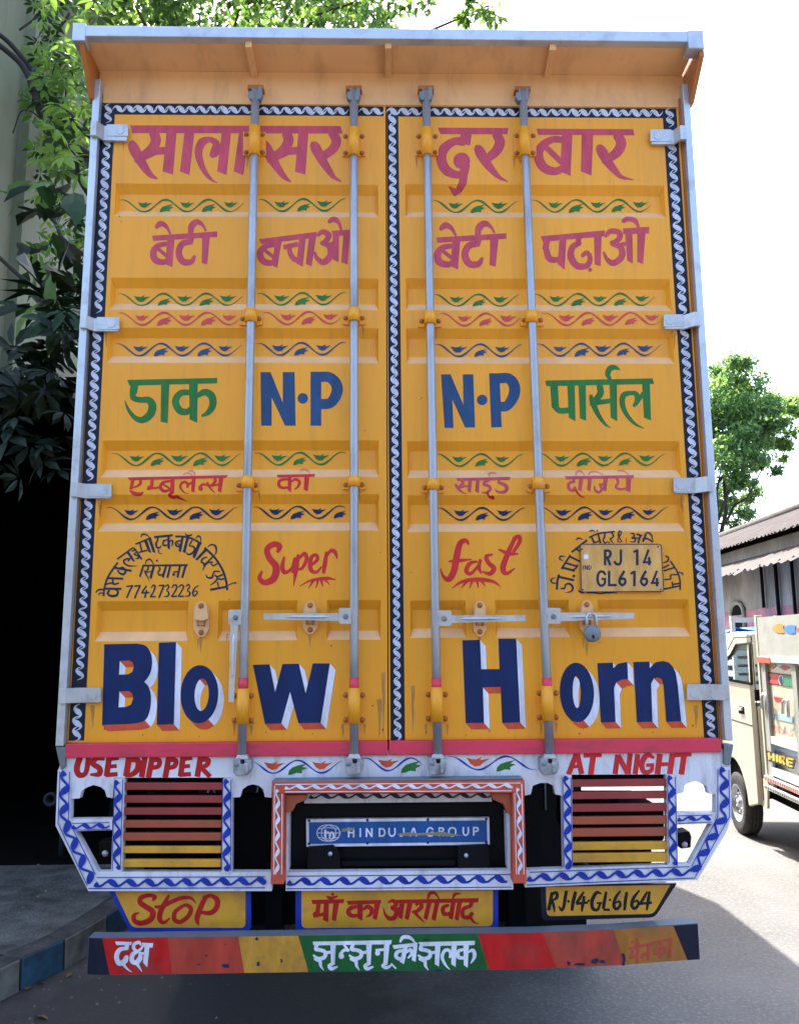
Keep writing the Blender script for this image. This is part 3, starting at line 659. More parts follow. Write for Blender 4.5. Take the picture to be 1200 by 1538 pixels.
# block letters with drop shading
def sm(txt): return [tuple(map(float, t.split(','))) for t in txt.split()]
def ell(cx, cy, rx, ry, n=36, tilt=0): return [(cx+rx*math.cos(2*math.pi*k/n)+tilt*math.sin(2*math.pi*k/n), cy+ry*math.sin(2*math.pi*k/n)) for k in range(n)]
def block(pt, loops, ox, oy, s, d=(8.5, 9.5)):
    L = [[(ox+x/s, oy+y/s) for x, y in l] for l in loops]
    wh = []; rd = []
    for li, l in enumerate(L):
        a = sum(l[i][0]*l[(i+1) % len(l)][1]-l[(i+1) % len(l)][0]*l[i][1] for i in range(len(l)))
        sg = (1 if a > 0 else -1)*(1 if li == 0 else -1)
        for i in range(len(l)):
            p, q = l[i], l[(i+1) % len(l)]; ex, ey = q[0]-p[0], q[1]-p[1]; nx, ny = ey*sg, -ex*sg
            if nx*d[0]+ny*d[1] <= 1e-6: continue
            quad = [p, q, (q[0]+d[0], q[1]+d[1]), (p[0]+d[0], p[1]+d[1])]
            (wh if nx > ny*.75 else rd).append(quad)
    pt.put(wh, P['white'], .0004); pt.put(rd, P['shade_red'], .0006); pt.loops(L, P['navy'], .0009)
B_out = catmull([(p[0], p[1], 0) for p in sm('380,530 415,538 438,565 447,605 443,650 430,680 412,702')], 4)
B_out2 = catmull([(p[0], p[1], 0) for p in sm('412,702 432,725 442,765 440,815 428,858 408,880 370,890')], 4)
block(pL, [[(232, 533)]+[tuple(p[:2]) for p in B_out]+[tuple(p[:2]) for p in B_out2[1:]]+[(222, 897)],
           sm('302,608 345,606 360,615 365,635 358,658 340,668 298,670'), sm('300,745 345,744 358,755 362,778 352,805 330,815 296,817')], 80, 790, 3)
block(pL, [sm('478,526 555,523 545,893 468,895')], 80, 790, 3)
block(pL, [ell(660, 758, 85, 131, tilt=-3), ell(670, 760, 32, 73, tilt=-3)], 80, 790, 3)
block(pL, [sm('430,465 537,462 572,640 620,460 725,458 768,648 815,456 924,456 865,838 722,840 668,640 612,842 507,845')], 280, 890, 4.2857)
block(pR, [sm('943,515 1022,513 1028,645 1110,645 1105,508 1185,508 1203,885 1122,887 1115,725 1035,727 1040,887 958,888')], 380, 790, 3)
block(pR, [ell(498, 750, 77, 134, tilt=4), ell(497, 748, 18, 72, tilt=2)], 700, 790, 3)
block(pR, [sm('590,618 660,616 662,640 685,620 725,613 728,690 700,692 675,705 665,730 672,883 606,885')], 700, 790, 3)
block(pR, [sm('752,613 825,611 826,640 850,615 885,608 912,615 930,635 942,660 952,720 967,880 900,882 888,720 880,690 862,682 845,686 832,710 838,882 768,884')], 700, 790, 3)
# vines along the pressed ribs
for k, (va, ln, lf) in enumerate(((304, 'green', 'green'), (446, 'green', 'green'), (478.5, 'vine_red', 'vine_red'), (521.5, 'royal', 'royal'), (687.5, 'green', 'green'), (769, 'ink', 'navy'))):
    amp = 9.2; sh = [0, -4, 0, -8, -14, -22][k]
    x1 = 366+sh*.35
    vine(pL, 178+sh*.9, x1-1, va+.6, va, amp, 65, P[ln], P[lf], P[lf])
    vine(pL, 387+sh*.4 if k != 2 else 396, 519 if k != 2 else 512, va, va-1.5, amp, 64, P[ln], P[lf], P[lf])
    vine(pR, 649+k*1.4 if k != 2 else 661, 778+k*2.4, va+1.5, va+1.5, amp, 65, P[ln], P[lf], P[lf])
    vine(pR, 799+k*2.6 if k != 2 else 815, 981+k*5.0, va+1, va, amp, 64, P[ln], P[lf], P[lf])
pL.build('painted_lettering', doorL); pR.build('painted_lettering', doorR)
# chips, rust spots and grime runs in the paint
RST = mat('rust_stain', (.16, .07, .03), .85, var=.3, scale=30); GRM = mat('grime_run', (.42, .19, .04), .7, var=.2, scale=20)
def wear(dr, recs, spots, runs):
    p = Paint(0, relief_of(recs), breaks_of(recs)); a = []; b = []
    for u, v, r in spots: a.append([(u+r*math.cos(t)*random.uniform(.5, 1.1), v+r*1.2*math.sin(t)*random.uniform(.5, 1.1)) for t in np.linspace(0, 2*math.pi, 9)[:-1]])
    for u, v, L_, w_ in runs:
        pts = [np.array([u+random.uniform(-.5, .5), v+L_*k/5, w_*(1-k/5.5)]) for k in range(6)]; b += sweep(catmull(pts, 3))
    p.put(b, GRM, .0003); p.put(a, RST, .0004); p.build('rust_stain', dr)['kind'] = 'stuff'
wear(doorL, recL, [(498, 970, 1.4), (548, 647, 1.1), (345, 900, 1.3), (341, 953, 1.2), (560, 1060, 1.5), (575, 1096, 2), (183, 333, 1.0), (400, 1100, 1.2), (215, 1104, 1.4), (571, 830, 1.0), (300, 1106, 1.0), (250, 905, .8), (470, 1102, 1.1), (180, 325, 1.6), (158, 1095, 1.6)],
     [(302, 958, 22, 5), (298, 960, 14, 3), (466, 955, 16, 4), (341, 955, 10, 2), (160, 1060, 30, 6), (515, 1088, 20, 5), (548, 1088, 16, 4), (352, 1088, 18, 4), (378, 1090, 16, 4), (171, 207, 26, 5), (186, 207, 18, 4), (160, 500, 24, 5), (150, 751, 26, 5), (140, 1060, 34, 7), (576, 1010, 96, 6), (570, 1050, 58, 8), (490, 236, 14, 4), (372, 236, 18, 4), (545, 490, 14, 3), (390, 740, 12, 3), (540, 738, 14, 3)])
wear(doorR, recR, [(633, 598, 1.1), (631, 600, .8), (822, 852, 1.0), (735, 1098, 1.4), (870, 1102, 1.5), (980, 1100, 1.2), (1040, 1090, 1.8), (640, 1100, 1.4), (900, 965, 1.2), (618, 860, 1.0), (700, 1104, 1.0), (1000, 870, 1.0)],
     [(720, 958, 18, 5), (881, 962, 24, 6), (876, 958, 16, 4), (1045, 1060, 34, 7), (1000, 216, 22, 5), (1012, 500, 24, 5), (1025, 744, 26, 5), (640, 1088, 18, 4), (672, 1088, 16, 4), (812, 1086, 18, 4), (835, 1086, 16, 4), (626, 237, 16, 4), (772, 238, 16, 4), (655, 493, 14, 3), (640, 742, 14, 3), (818, 742, 12, 3), (620, 1030, 70, 6)])
# ---- door hardware
def catch(u0, u1, v0, v1, y=-.012):
    m = MB(); c = (u0+u1)/2; r = (u1-u0)/2
    m.prism([(u0, v0+r), (u0+r*.5, v0+2), (c, v0), (u1-r*.5, v0+2), (u1, v0+r), (u1, v1-r), (u1-r*.6, v1-1), (c, v1), (u0+r*.6, v1-1), (u0, v1-r)], y, 0, YELD)
    vm = v0+(v1-v0)*.52
    m.prism([(u0+3, v0+8), (u1-3, v0+8), (u1-1, vm-2), (c+4, vm+1), (c-4, vm+1), (u0+1, vm-2)], y-.022, y, YELD)
    for vv in (v0+7, v1-7): m.lathe(at(c, vv, y-.022 if vv < vm else y), (0, -1, 0), [(.0, .009), (.006, .008), (.009, .003), (.010, 0)], JAMB, 12)
    m.tube([at(c-5, vm, y-.012), at(c-5, vm+9, y-.02), at(c+5, vm+9, y-.02), at(c+5, vm, y-.012)], .004, JAMB, 8)
    return m
catch(291, 314, 903, 957).build('latch_catch', doorL, .002); catch(455, 477, 902, 953).build('latch_catch', doorL, .002)
catch(711, 730, 902, 956).build('latch_catch', doorR, .002); catch(871, 891, 901, 954).build('latch_catch', doorR, .002)
RY = -.048
def rod(top, bot, br, hz, dr):
    """locking rod: pipe, sleeves on riveted plates, saddle clamps, cams at both ends"""
    (ut, vt), (ub, vb) = top, bot
    def pu(v): return ut+(ub-ut)*(v-vt)/(vb-vt)
    m = MB(); R0 = .0158
    m.tube([at(pu(v), v, RY) for v in (vt-2, vt+200, 600, 900, vb)], R0, RODM, 20)
    o = m.build('lock_rod', TRUCK)
    b = MB(); b.tube([at(pu(1018), 1018, RY), at(pu(1039), 1039, RY)], R0+.0012, PINK, 20); b.build('painted_band', o)
    for k, (va, vb_) in enumerate(br):
        g = MB(); c = pu((va+vb_)/2); big = (vb_-va) > 30; w = 17 if big else 17.5
        if big:
            g.prism([(c-w, va), (c+w, va), (c+w, vb_), (c-w, vb_)], -.008, 0, YEL)
            g.tube([at(pu(va-7), va-7, RY), at(pu(vb_+1), vb_+1, RY)], R0+.006, YEL, 20)
            g.prism([(c-6, va), (c+6, va), (c+6, vb_), (c-6, vb_)], RY, -.008, YEL)
            rv = [(c+i*(w-4.5), v) for i in (-1, 1) for v in (va+4, vb_-4)]
        else:
            g.prism([(c-w, va+4), (c+w, va+4), (c+w, vb_), (c+w-2, vb_+1), (c-w+2, vb_+1), (c-w, vb_)], -.009, 0, YEL)
            g.tube([at(pu(va-2), va-2, RY), at(pu(vb_-3), vb_-3, RY)], R0+.007, YEL, 20)
            g.prism([(c-8, va), (c+8, va), (c+8, vb_-3), (c-8, vb_-3)], RY, -.008, YEL)
            rv = [(c+i*(w-5), (va+vb_)/2+2) for i in (-1, 1)]
        for (u, v) in rv: g.lathe(at(u, v, -.008), (0, -1, 0), [(0, .009), (.005, .008), (.009, .003), (.010, 0)], JAMB, 12)
        g.build('rod_bracket', o)
    t = MB(); c = ut     # upper cam: forked hook in its keeper
    t.prism([(c-6, vt-9), (c-3, vt-9), (c-3, vt-2), (c+3, vt-2), (c+4, vt-10), (c+9, vt-9), (c+10, vt+2), (c+7, vt+10), (c-7, vt+10), (c-11, vt+4), (c-10, vt-3), (c-6, vt-3)], RY-.014, RY+.014, GREYM)
    t.prism([(c-12, vt-12), (c+12, vt-12), (c+12, vt-6), (c-12, vt-6)], RY+.01, 0, JAMB); t.build('rod_cam', o, .002)
    k = MB(); c = ub; v = vb   # lower cam box
    k.prism([(c-7, v-4), (c+7, v-4), (c+11, v+3), (c-11, v+3)], RY-.016, RY+.016, SIL)
    k.prism([(c-14, v+2), (c-3, v+1), (c-2, v+10), (c+4, v+10), (c+4, v+3), (c+13, v+4), (c+14, v+16), (c+10, v+26), (c-9, v+28), (c-13, v+22)], RY-.022, -.016, CAMS)
    k.prism([(c+3, v+8), (c+10, v+8), (c+9, v+24), (c+5, v+26)], RY-.034, RY-.022, CAMS)
    k.prism([(c-12, v+9), (c-5, v+9), (c-5, v+13), (c-12, v+14)], RY-.028, RY-.022, GREYM); k.build('rod_cam', o, .003)
    if hz:
        pa, pb, bar = hz; h = MB()
        h.prism([(pa[0]+2, pa[1]), (pb[0]-2, pa[1]), (pb[0], pa[1]+2), (pb[0], pb[1]-2), (pb[0]-2, pb[1]), (pa[0]+2, pb[1]), (pa[0], pb[1]-2), (pa[0], pa[1]+2)], RY-.012, RY+.006, CHROME)
        h.lathe(at((pa[0]+pb[0])/2, (pa[1]+pb[1])/2+1, RY-.012), (0, -1, 0), [(0, .012), (.007, .011), (.009, .006), (.009, 0)], GREYM, 12)
        h.prism(bar, RY-.010, RY-.002, CHROME)
        n = len(bar)//2; mid = [((bar[i][0]+bar[-1-i][0])/2, (bar[i][1]+bar[-1-i][1])/2) for i in range(n)]
        a, c2 = mid[0], mid[-1]; q = lambda t: at(a[0]+(c2[0]-a[0])*t, a[1]+(c2[1]-a[1])*t, RY-.010)
        h.tube([q(.12), q(.2), q(.45), q(.62), q(.7)], [.001, .006, .0055, .005, .001], CHROME, 8)
        h.build('rod_handle', o, .0015)
    return o
BR = [(197, 233), (468, 488), (719, 737), (1040, 1084)]
rod((384, 139), (363.5, 1138), [(198, 233), (467, 487), (718, 736), (1041, 1086)], ((343.5, 915.5), (364.5, 938), [(346.5, 936), (343.5, 1054), (351.5, 1055), (358, 938)]), 1)
rod((531.5, 140), (532, 1137), [(201, 234), (466, 486), (718, 734), (1040, 1085)], ((509, 913), (530, 937), [(509, 921), (396, 921.5), (396, 930), (509, 932.5)]), 1)
rod((640, 140), (657.5, 1137), [(201, 233), (471, 490), (722, 739), (1039, 1083)], ((657, 917), (678, 940), [(678, 924), (789, 924), (789, 932.5), (678, 935.5)]), 1)
rod((785, 141), (825.5, 1137), [(200, 234), (470, 488), (719, 738), (1037, 1081)], ((820, 913), (842, 937), [(842, 920), (952, 920.5), (952, 929), (842, 933)]), 1)
def hinge(uo, ub, ui, vo0, vo1, vi0, vi1):
    m = MB(); zo0, zo1 = pl(uo, vo1, -.05)[1], pl(uo, vo0, -.05)[1]
    xo, xb, xi = pl(uo, vo0, -.05)[0], pl(ub, vi0, -.016)[0], pl(ui, vi0, -.016)[0]
    s = 1 if xi > xo else -1; t = .012
    prof = [(xo, -.050), (xo+s*.022, -.050), (xb, -.018), (xi, -.016), (xi, -.0015), (xb, -.0015), (xo+s*.020, -.034), (xo, -.034)]
    n = len(prof); vs = [(x, y, zo0) for x, y in prof]+[(x, y, zo1) for x, y in prof]
    m.add(vs, [tuple(range(n)), tuple(range(2*n-1, n-1, -1))]+[(i, (i+1) % n, n+(i+1) % n, n+i) for i in range(n)], STEEL)
    # raised pressed plate on the leaf end
    d = (ub-ui)*.08
    m.prism([(ub-d, vi0+1), (ui-d*.3, vi0+1), (ui-d*.3, vi1-1), (ub-d, vi1-1)], -.0195, -.0165, STEEL)
    c = ui+(ub-ui)*.33; r = (vi1-vi0)*.32
    m.prism(disc((c, (vi0+vi1)/2), r, 14), -.0215, -.0195, STEEL)
    return m.build('hinge', TRUCK, .0012)
hinge(137, 158, 192, 181, 203, 185.5, 205); hinge(121, 143, 179, 473, 492, 475, 495.5)
hinge(107, 130, 167, 724, 746, 726, 747); hinge(89, 113, 151, 1034, 1057, 1032, 1055.5)
hinge(1029, 1010, 977, 188, 209, 193, 213); hinge(1051, 1026, 997, 468, 489, 471, 491.5)
hinge(1070, 1043, 1012, 715, 738, 716.5, 739.5); hinge(1093, 1067, 1032, 1028, 1052, 1029, 1052.5)
# ---- frame round the doors
def post(side):
    m = MB(); u = (lambda v: vline(140, 125, 84.5, 1120, v)) if side < 0 else (lambda v: vline(1035, 130, 1101, 1120, v))
    x = [pl(u(v), v, -.034)[0] for v in (300, 600, 900)]; xo = sum(x)/3; xi = xo-side*.0275
    z1 = pl(140, 118, -.034)[1]; z0 = pl(90, 1121, -.034)[1]
    m.box((xo, -.034, z0), (xi, .03, z1), SIL)
    if side < 0: m.prism([(84, 1122), (98.5, 1122), (98.5, 1152), (92, 1157)], -.030, .02, GREYM)
    else: m.prism([(1087, 1118), (1101.5, 1118), (1096, 1150), (1087, 1148)], -.030, .02, GREYM)
    m.build('corner_post', TRUCK, .003)
    j = MB(); e = DX0 if side < 0 else DX1
    j.box((xi+side*.0, -.006, DZ0-.02), (e+side*.001, .06, DZ1+.04), JAMB); j.build('door_jamb', TRUCK)
    return xo
XL, XR = post(-1), post(1)
ZF = pl(580, 110, 0)[1]; YV = -.17
ztb, ztt = pl(580, 60, YV)[1], pl(580, 44, YV)[1]
vx0, vx1 = pl(117, 52, YV)[0], pl(1049, 60, YV)[0]
h = MB(); h.box((XL+.01, 0, DZ1+.004), (XR-.01, .05, ZF), ORG); h.build('header_panel', TRUCK)
def yz(m, poly, x0, x1, mat):
    n = len(poly); vs = [(x0, y, z) for y, z in poly]+[(x1, y, z) for y, z in poly]
    m.add(vs, [tuple(range(n)), tuple(range(2*n-1, n-1, -1))]+[(i, (i+1) % n, n+(i+1) % n, n+i) for i in range(n)], mat)
v = MB()
yz(v, [(.05, ZF+.001), (0, ZF+.001), (YV+.004, ztb+.004), (YV+.004, ztb+.02), (.05, ZF+.03)], vx0+.006, vx1-.006, ORG)
zc0 = pl(145, 150, -.03)[1]
yz(v, [(YV+.006, ztb+.012), (YV+.006, ztb-.03), (-.04, zc0), (.02, zc0), (.02, ZF+.02)], XL-.012, XL+.006, JAMB)
yz(v, [(YV+.006, ztb+.012), (YV+.006, ztb-.05), (-.04, zc0), (.02, zc0), (.02, ZF+.02)], XR-.006, XR+.012, JAMB)
visor = v.build('roof_visor', TRUCK)
t = MB(); t.box((vx0-.01, YV-.006, ztb), (vx1+.01, YV+.03, ztt), SIL)
t.box((vx0-.016, YV-.01, ztb-.022), (vx0+.032, YV+.05, ztt+.008), SIL); t.box((vx1-.045, YV-.01, ztb-.03), (vx1+.016, YV+.05, ztt+.003), SIL); t.build('edge_trim', visor, .003)
for u, ud in ((374, 9), (583, 0), (829, -8)):
    g = MB(); x0 = pl(u, 62, YV+.02)[0]; x1 = pl(u+ud, 112, 0)[0]; w = .012
    za, zb2 = ztb-.006, pl(u, 117, 0)[1]
    vs = [(x0-w, YV+.012, ztb+.004), (x0+w, YV+.012, ztb+.004), (x1+w, -.0005, ZF+.0), (x1-w, -.0005, ZF+.0), (x0-w, YV+.012, za-.02), (x0+w, YV+.012, za-.02), (x1+w, -.0005, zb2), (x1-w, -.0005, zb2)]
    g.add(vs, [(0,1,2,3),(7,6,5,4),(0,4,5,1),(1,5,6,2),(2,6,7,3),(3,7,4,0)], ORG); g.build('gusset', visor)
# ---- cargo box, chassis, cab (the rest of the truck beyond its rear)
BODY_Y = 5.6
BXM = mat('cargo_box_yellow', (0.55, 0.26, 0.04), .5, var=.1, scale=2, dirt=DIRT, dirt_amt=.5)
b = MB(); zt = ZF+.02
b.box((XL+.012, .062, DZ0-.02), (XL+.05, BODY_Y, zt), BXM); b.box((XR-.05, .062, DZ0-.02), (XR-.012, BODY_Y, zt), BXM)
b.box((XL+.051, BODY_Y-.04, DZ0-.02), (XR-.051, BODY_Y, zt-.06), BXM); b.box((XL+.012, .062, zt+.001), (XR-.012, BODY_Y, zt+.04), BXM)
b.box((XL+.051, .062, DZ0-.06), (XR-.051, BODY_Y-.05, DZ0-.022), CHAS)
for k in range(11):
    yy = .35+k*.5
    b.box((XL-.006, yy, DZ0-.015), (XL+.011, yy+.05, zt-.01), BXM); b.box((XR-.011, yy, DZ0-.015), (XR+.006, yy+.05, zt-.01), BXM)
b.build('cargo_box', TRUCK)
c = MB()
for s in (-1, 1): c.box((s*.36, .25, .92), (s*.46, 7.2, 1.14), CHAS)
for k in range(8): c.box((XL+.05, .4+k*.68, 1.15), (XR-.05, .5+k*.68, 1.285), CHAS)
c.box((-.9, .16, .70), (.42, .24, 1.14), CHAS); c.box((-.46, .12, .56), (-.40, .22, .92), CHAS); c.box((.40, .12, .56), (.46, .22, .92), CHAS)
c.tube([(-.95, 2.25, .52), (.95, 2.25, .52)], .085, CHAS, 14); c.lathe((0, 2.13, .52), (0, 1, 0), [(0, 0), (.14, .01), (.2, .08), (.2, .17), (.12, .26), (0, .27)], CHAS, 18)
for s in (-1, 1):
    c.obox((s*.41, 2.25, .72), (.035, 0, 0), (0, .7, 0), (0, 0, .035), CHAS)
c.box((-.36, .9, .55), (.36, 1.5, .9), CHAS); c.box((XL+.06, .055, 1.245), (XR-.06, .15, 1.30), CHAS); c.box((SEAM-.05, .053, 1.36), (SEAM+.05, .06, 3.78), CHAS)
chas = c.build('chassis', TRUCK)
tbx = MB(); tbx.prism([(868, 1214), (997, 1214), (997, 1263), (979, 1267), (979, 1302), (886, 1302), (868, 1263)], .16, .55, CHAS); tbx.prism([(920, 1200), (932, 1200), (932, 1214), (920, 1214)], .25, .29, CHAS); tbx.build('tool_box', TRUCK, .008)
def wheel(parent, c, r, w, ax=(1, 0, 0), rimm=GREYM, name='wheel'):
    c = np.array(c, float); o = MB()
    o.lathe(c, ax, [(r*.60, -w*.44), (r*.80, -w*.5), (r*.94, -w*.46), (r, -w*.36), (r, -w*.12), (r*.985, -w*.10), (r*.985, -w*.06), (r, -w*.04), (r, w*.04), (r*.985, w*.06), (r*.985, w*.10), (r, w*.12), (r, w*.36), (r*.94, w*.46), (r*.80, w*.5), (r*.60, w*.44)], RUB, 40)
    t = o.build(name, parent)
    m = MB()
    for sg in (1, -1): m.lathe(c, np.array(ax)*sg, [(r*.61, w*.45), (r*.575, w*.46), (r*.55, w*.30), (r*.46, w*.12), (r*.42, w*.18), (r*.26, w*.26), (r*.16, w*.27), (r*.15, w*.40), (r*.02, w*.42)], rimm, 32)
    A = np.array(ax, float); u = np.array([0, 0, 1.]); v2 = np.cross(A, u)
    for k in range(6):
        q = 2*math.pi*k/6
        m.lathe(c+(math.cos(q)*u+math.sin(q)*v2)*r*.29+A*w*.26*(-1), -A, [(r*.035, 0), (r*.035, w*.1), (0, w*.1)], STEEL, 8)
    m.build('rim', t); return t
for s in (-1, 1):
    for dx in (.74, .98): wheel(TRUCK, (s*dx, 2.25, .49), .49, .24)
    wheel(TRUCK, (s*1.0, 6.6, .49), .49, .26)
cb = MB(); CABM = mat('cab_paint', (.45, .2, .03), .4)
yz(cb, [(5.75, .75), (7.75, .75), (7.85, 1.6), (7.6, 2.75), (5.75, 2.85)], -1.15, 1.15, CABM); cb.build('cab', TRUCK, .05)
for s in (-1, 1):
    f = MB(); f.box((s*.60, 1.66, .20), (s*1.03, 1.68, 1.08), BLK)
    fl = f.build('mud_flap', TRUCK, .004)
    q = MB(); ox = s*.83
    for k in range(3):
        for sg in (-1, 1):
            rr = .05+.035*k; pts = [(ox+sg*(.012+rr*math.cos(a)*.9+.03), 1.655, .98-.045*k+rr*math.sin(a)) for a in np.linspace(-.6, 2.6, 10)]
            q.tube(pts, .006, GREYM, 6)
    q.tube([(ox, 1.655, .8), (ox, 1.655, 1.07)], .006, GREYM, 6); q.build('painted_motif', fl)
# ---- sill beam and tail panel
s_ = MB(); zs0, zs1 = pl(590, 1134.5, -.03)[1], pl(590, 1113.2, -.03)[1]
s_.box((pl(98, 1125, -.03)[0], -.03, zs0), (SEAM-.002, .05, zs1), PINK); s_.box((SEAM+.002, -.03, zs0), (pl(1083, 1120, -.03)[0], .05, zs1), PINK); s_.build('sill_beam', TRUCK, .003)
TY = -.016
tp = MB()
tp.prism([(97, 1129), (1089, 1125), (1097, 1150), (1075, 1158), (1074, 1193), (1064, 1192), (1061, 1181), (1055, 1177), (1043, 1173), (1033, 1176), (1027, 1180), (1026, 1190), (1015, 1193), (1014, 1163), (858, 1163.5), (845, 1164), (844, 1195), (834, 1193), (831, 1180), (823, 1176), (811, 1176), (800, 1180), (797, 1193), (788, 1195), (787, 1171), (409, 1172),
          (408, 1198), (398, 1197), (396, 1186), (389, 1180), (380, 1178), (372, 1180), (364, 1186), (361, 1197), (350, 1198), (349, 1168), (186, 1168), (172, 1168), (170, 1199), (161, 1197), (158, 1187), (152, 1182), (141, 1179), (130, 1183), (123, 1188), (120, 1199), (108, 1200), (108, 1158), (88, 1157)], TY, TY+.03, WHT)
tail = tp.build('tail_panel', TRUCK)
tl = Paint(TY); tl.text(T_USE, 70, 1080, 3, P['dark_red']); tl.text(T_NIGHT, 720, 1080, 3, P['red'])
vine(tl, 378, 514, 1152, 1151, 9.5, 72, P['blue'], P['shade_red'], P['green'], 2.4, 1.45, ph=0.6)
vine(tl, 545, 635, 1148, 1148, 9.5, 68, P['blue'], P['shade_red'], P['green'], 2.4, 1.45)
vine(tl, 672, 806, 1146, 1146, 10, 84, P['blue'], P['shade_red'], P['green'], 2.4, 1.45)
tl.build('painted_lettering', tail)
# ---- lower frame, two wings and a hooded centre
FY = -.022
def wing(pieces, pat):
    m = MB()
    for k, p in enumerate(pieces): m.prism(p, FY-.0006*k, FY+.035-.0006*k, WHT)
    o = m.build('tail_frame', TRUCK)
    q = Paint(FY-.0008*len(pieces)-.0004)
    for kind, path, per, amp, w in pat:
        if kind == 'r': q.put(ribbon(path, per, amp, w), P['blue'], .0012)
        else: q.put(sweep([np.array([*p, w]) for p in path]), P['blue'], .0008)
    q.build('painted_pattern', o); return o
QL = lambda *a: [(70+x/3, 1080+y/3) for x, y in a]
QR = lambda *a: [(720+x/3, 1080+y/3) for x, y in a]
wl = wing([QL((52, 230), (112, 232), (106, 460), (232, 690), (1015, 690), (1015, 775), (190, 775), (42, 480)), QL((308, 268), (352, 268), (340, 694), (292, 694)), QL((797, 268), (838, 268), (835, 694), (787, 694)), QL((106, 452), (298, 450), (296, 500), (130, 505))],
   [('r', QL((85, 240), (78, 400), (84, 470), (150, 620), (205, 735)), 28, 5.0, 10.5), ('r', QL((220, 742), (985, 732)), 28, 3.7, 9.5), ('r', QL((322, 280), (316, 675)), 27, 3.6, 9), ('r', QL((815, 275), (808, 680)), 27, 3.6, 9), ('r', QL((118, 485), (285, 482)), 22, 2.4, 7),
    ('l', QL((62, 236), (54, 470), (186, 752)), 0, 0, 1.3), ('l', QL((106, 236), (100, 455), (118, 490), (222, 700)), 0, 0, 1.3), ('l', QL((228, 714), (985, 710)), 0, 0, 1.3), ('l', QL((190, 763), (985, 760)), 0, 0, 1.4), ('l', QL((307, 282), (298, 685)), 0, 0, 1.2), ('l', QL((345, 272), (334, 680)), 0, 0, 1.2), ('l', QL((795, 272), (789, 682)), 0, 0, 1.2), ('l', QL((832, 272), (830, 682)), 0, 0, 1.2), ('l', QL((118, 470), (285, 466)), 0, 0, 1.1), ('l', QL((130, 500), (290, 497)), 0, 0, 1.1)])
wr = wing([QR((1065, 218), (1130, 214), (1134, 440), (1110, 512), (981, 725), (205, 758), (210, 681), (948, 655), (1064, 440)), QR((372, 252), (415, 252), (420, 672), (380, 674)), QR((843, 250), (886, 250), (893, 655), (850, 657)), QR((888, 424), (1064, 420), (1056, 470), (889, 476))],
   [('r', QR((1098, 222), (1100, 430), (1040, 540), (965, 682)), 27, 4.6, 10.5), ('r', QR((218, 717), (955, 690)), 28, 3.7, 9.5), ('r', QR((393, 260), (398, 672)), 27, 3.6, 9), ('r', QR((860, 258), (872, 655)), 27, 3.6, 9), ('r', QR((893, 450), (1040, 446)), 22, 2.4, 7),
    ('l', QR((1122, 228), (1125, 440), (970, 712)), 0, 0, 1.3), ('l', QR((1072, 226), (1072, 440), (955, 662)), 0, 0, 1.3), ('l', QR((225, 690), (945, 665)), 0, 0, 1.3), ('l', QR((212, 748), (970, 716)), 0, 0, 1.4), ('l', QR((374, 262), (380, 665)), 0, 0, 1.2), ('l', QR((411, 262), (417, 665)), 0, 0, 1.2), ('l', QR((846, 260), (853, 650)), 0, 0, 1.2), ('l', QR((881, 260), (889, 645)), 0, 0, 1.2), ('l', QR((893, 436), (1045, 432)), 0, 0, 1.1), ('l', QR((893, 470), (1045, 464)), 0, 0, 1.1)])
for fr, T, ys, xa, xb in ((wl, QL, ((287, 320), (345, 378), (400, 432), (457, 490), (513, 548), (574, 605), (633, 668)), (355, 341), (790, 782)), (wr, QR, ((270, 303), (325, 358), (380, 415), (437, 472), (490, 527), (552, 588), (602, 643)), (414, 423), (838, 850))):
    for k, (a, c_) in enumerate(ys):
        t_ = k/6; u0 = xa[0]+(xa[1]-xa[0])*t_-3; u1 = xb[0]+(xb[1]-xb[0])*t_+3; dy = 4 if T is QR else 0
        m = MB(); m.prism(T((u0, a+dy), (u1, a), (u1, c_), (u0, c_+dy)), FY+.004, FY+.022, (REDS, REDS, REDS, ORGS, ORGS, YEL2, YEL2)[k]); m.build('slat', fr, .002)
for q_ in ((QL((235, 555), (300, 548), (300, 615), (240, 620))), (QR((893, 515), (945, 505), (955, 530), (952, 580), (905, 585), (892, 560)))):
    m = MB(); m.prism(q_, .06, .13, BLK); m.lathe(at(q_[0][0]+10, q_[0][1]+17, .06), (0, -1, 0), [(0, .006), (.008, .005), (.011, 0)], STEEL, 12); m.build('lamp_bracket', TRUCK, .004)
CS = lambda *a: [(400+x/3, 1080+y/3) for x, y in a]
HY = -.085
hood = MB()
hood.prism(CS((28, 282), (1160, 276), (1160, 332), (28, 336)), HY, -.02, REDF); hood.prism(CS((28, 337), (82, 337), (80, 745), (20, 745)), HY, -.02, REDF); hood.prism(CS((1108, 333), (1160, 333), (1172, 740), (1112, 742)), HY, -.02, REDF)
zt_ = pl(590, 1173, HY)[1]; hood.box((pl(410, 1173, HY)[0], HY+.002, zt_+.0005), (pl(786, 1172, HY)[0], TY, zt_+.004), GREYM)
ho = hood.build('hood_frame', TRUCK, .003)
hp = Paint(HY)
hp.put(ribbon(CS((85, 308), (1110, 302)), 24, 2.2, 5.6), P['white'], .0008); hp.put(ribbon(CS((52, 318), (48, 700)), 24, 2.2, 5.6), P['white'], .0008); hp.put(ribbon(CS((1134, 312), (1142, 700)), 24, 2.2, 5.6), P['white'], .0008)
for a in (CS((40, 294), (1145, 288)), CS((85, 328), (1105, 323)), CS((38, 300), (34, 700)), CS((72, 335), (70, 700)), CS((1118, 332), (1126, 700)), CS((1150, 292), (1160, 700))): hp.put(sweep([np.array([*p, 1.3]) for p in a]), P['white'], .0008)
hp.build('painted_pattern', ho)
g = MB()
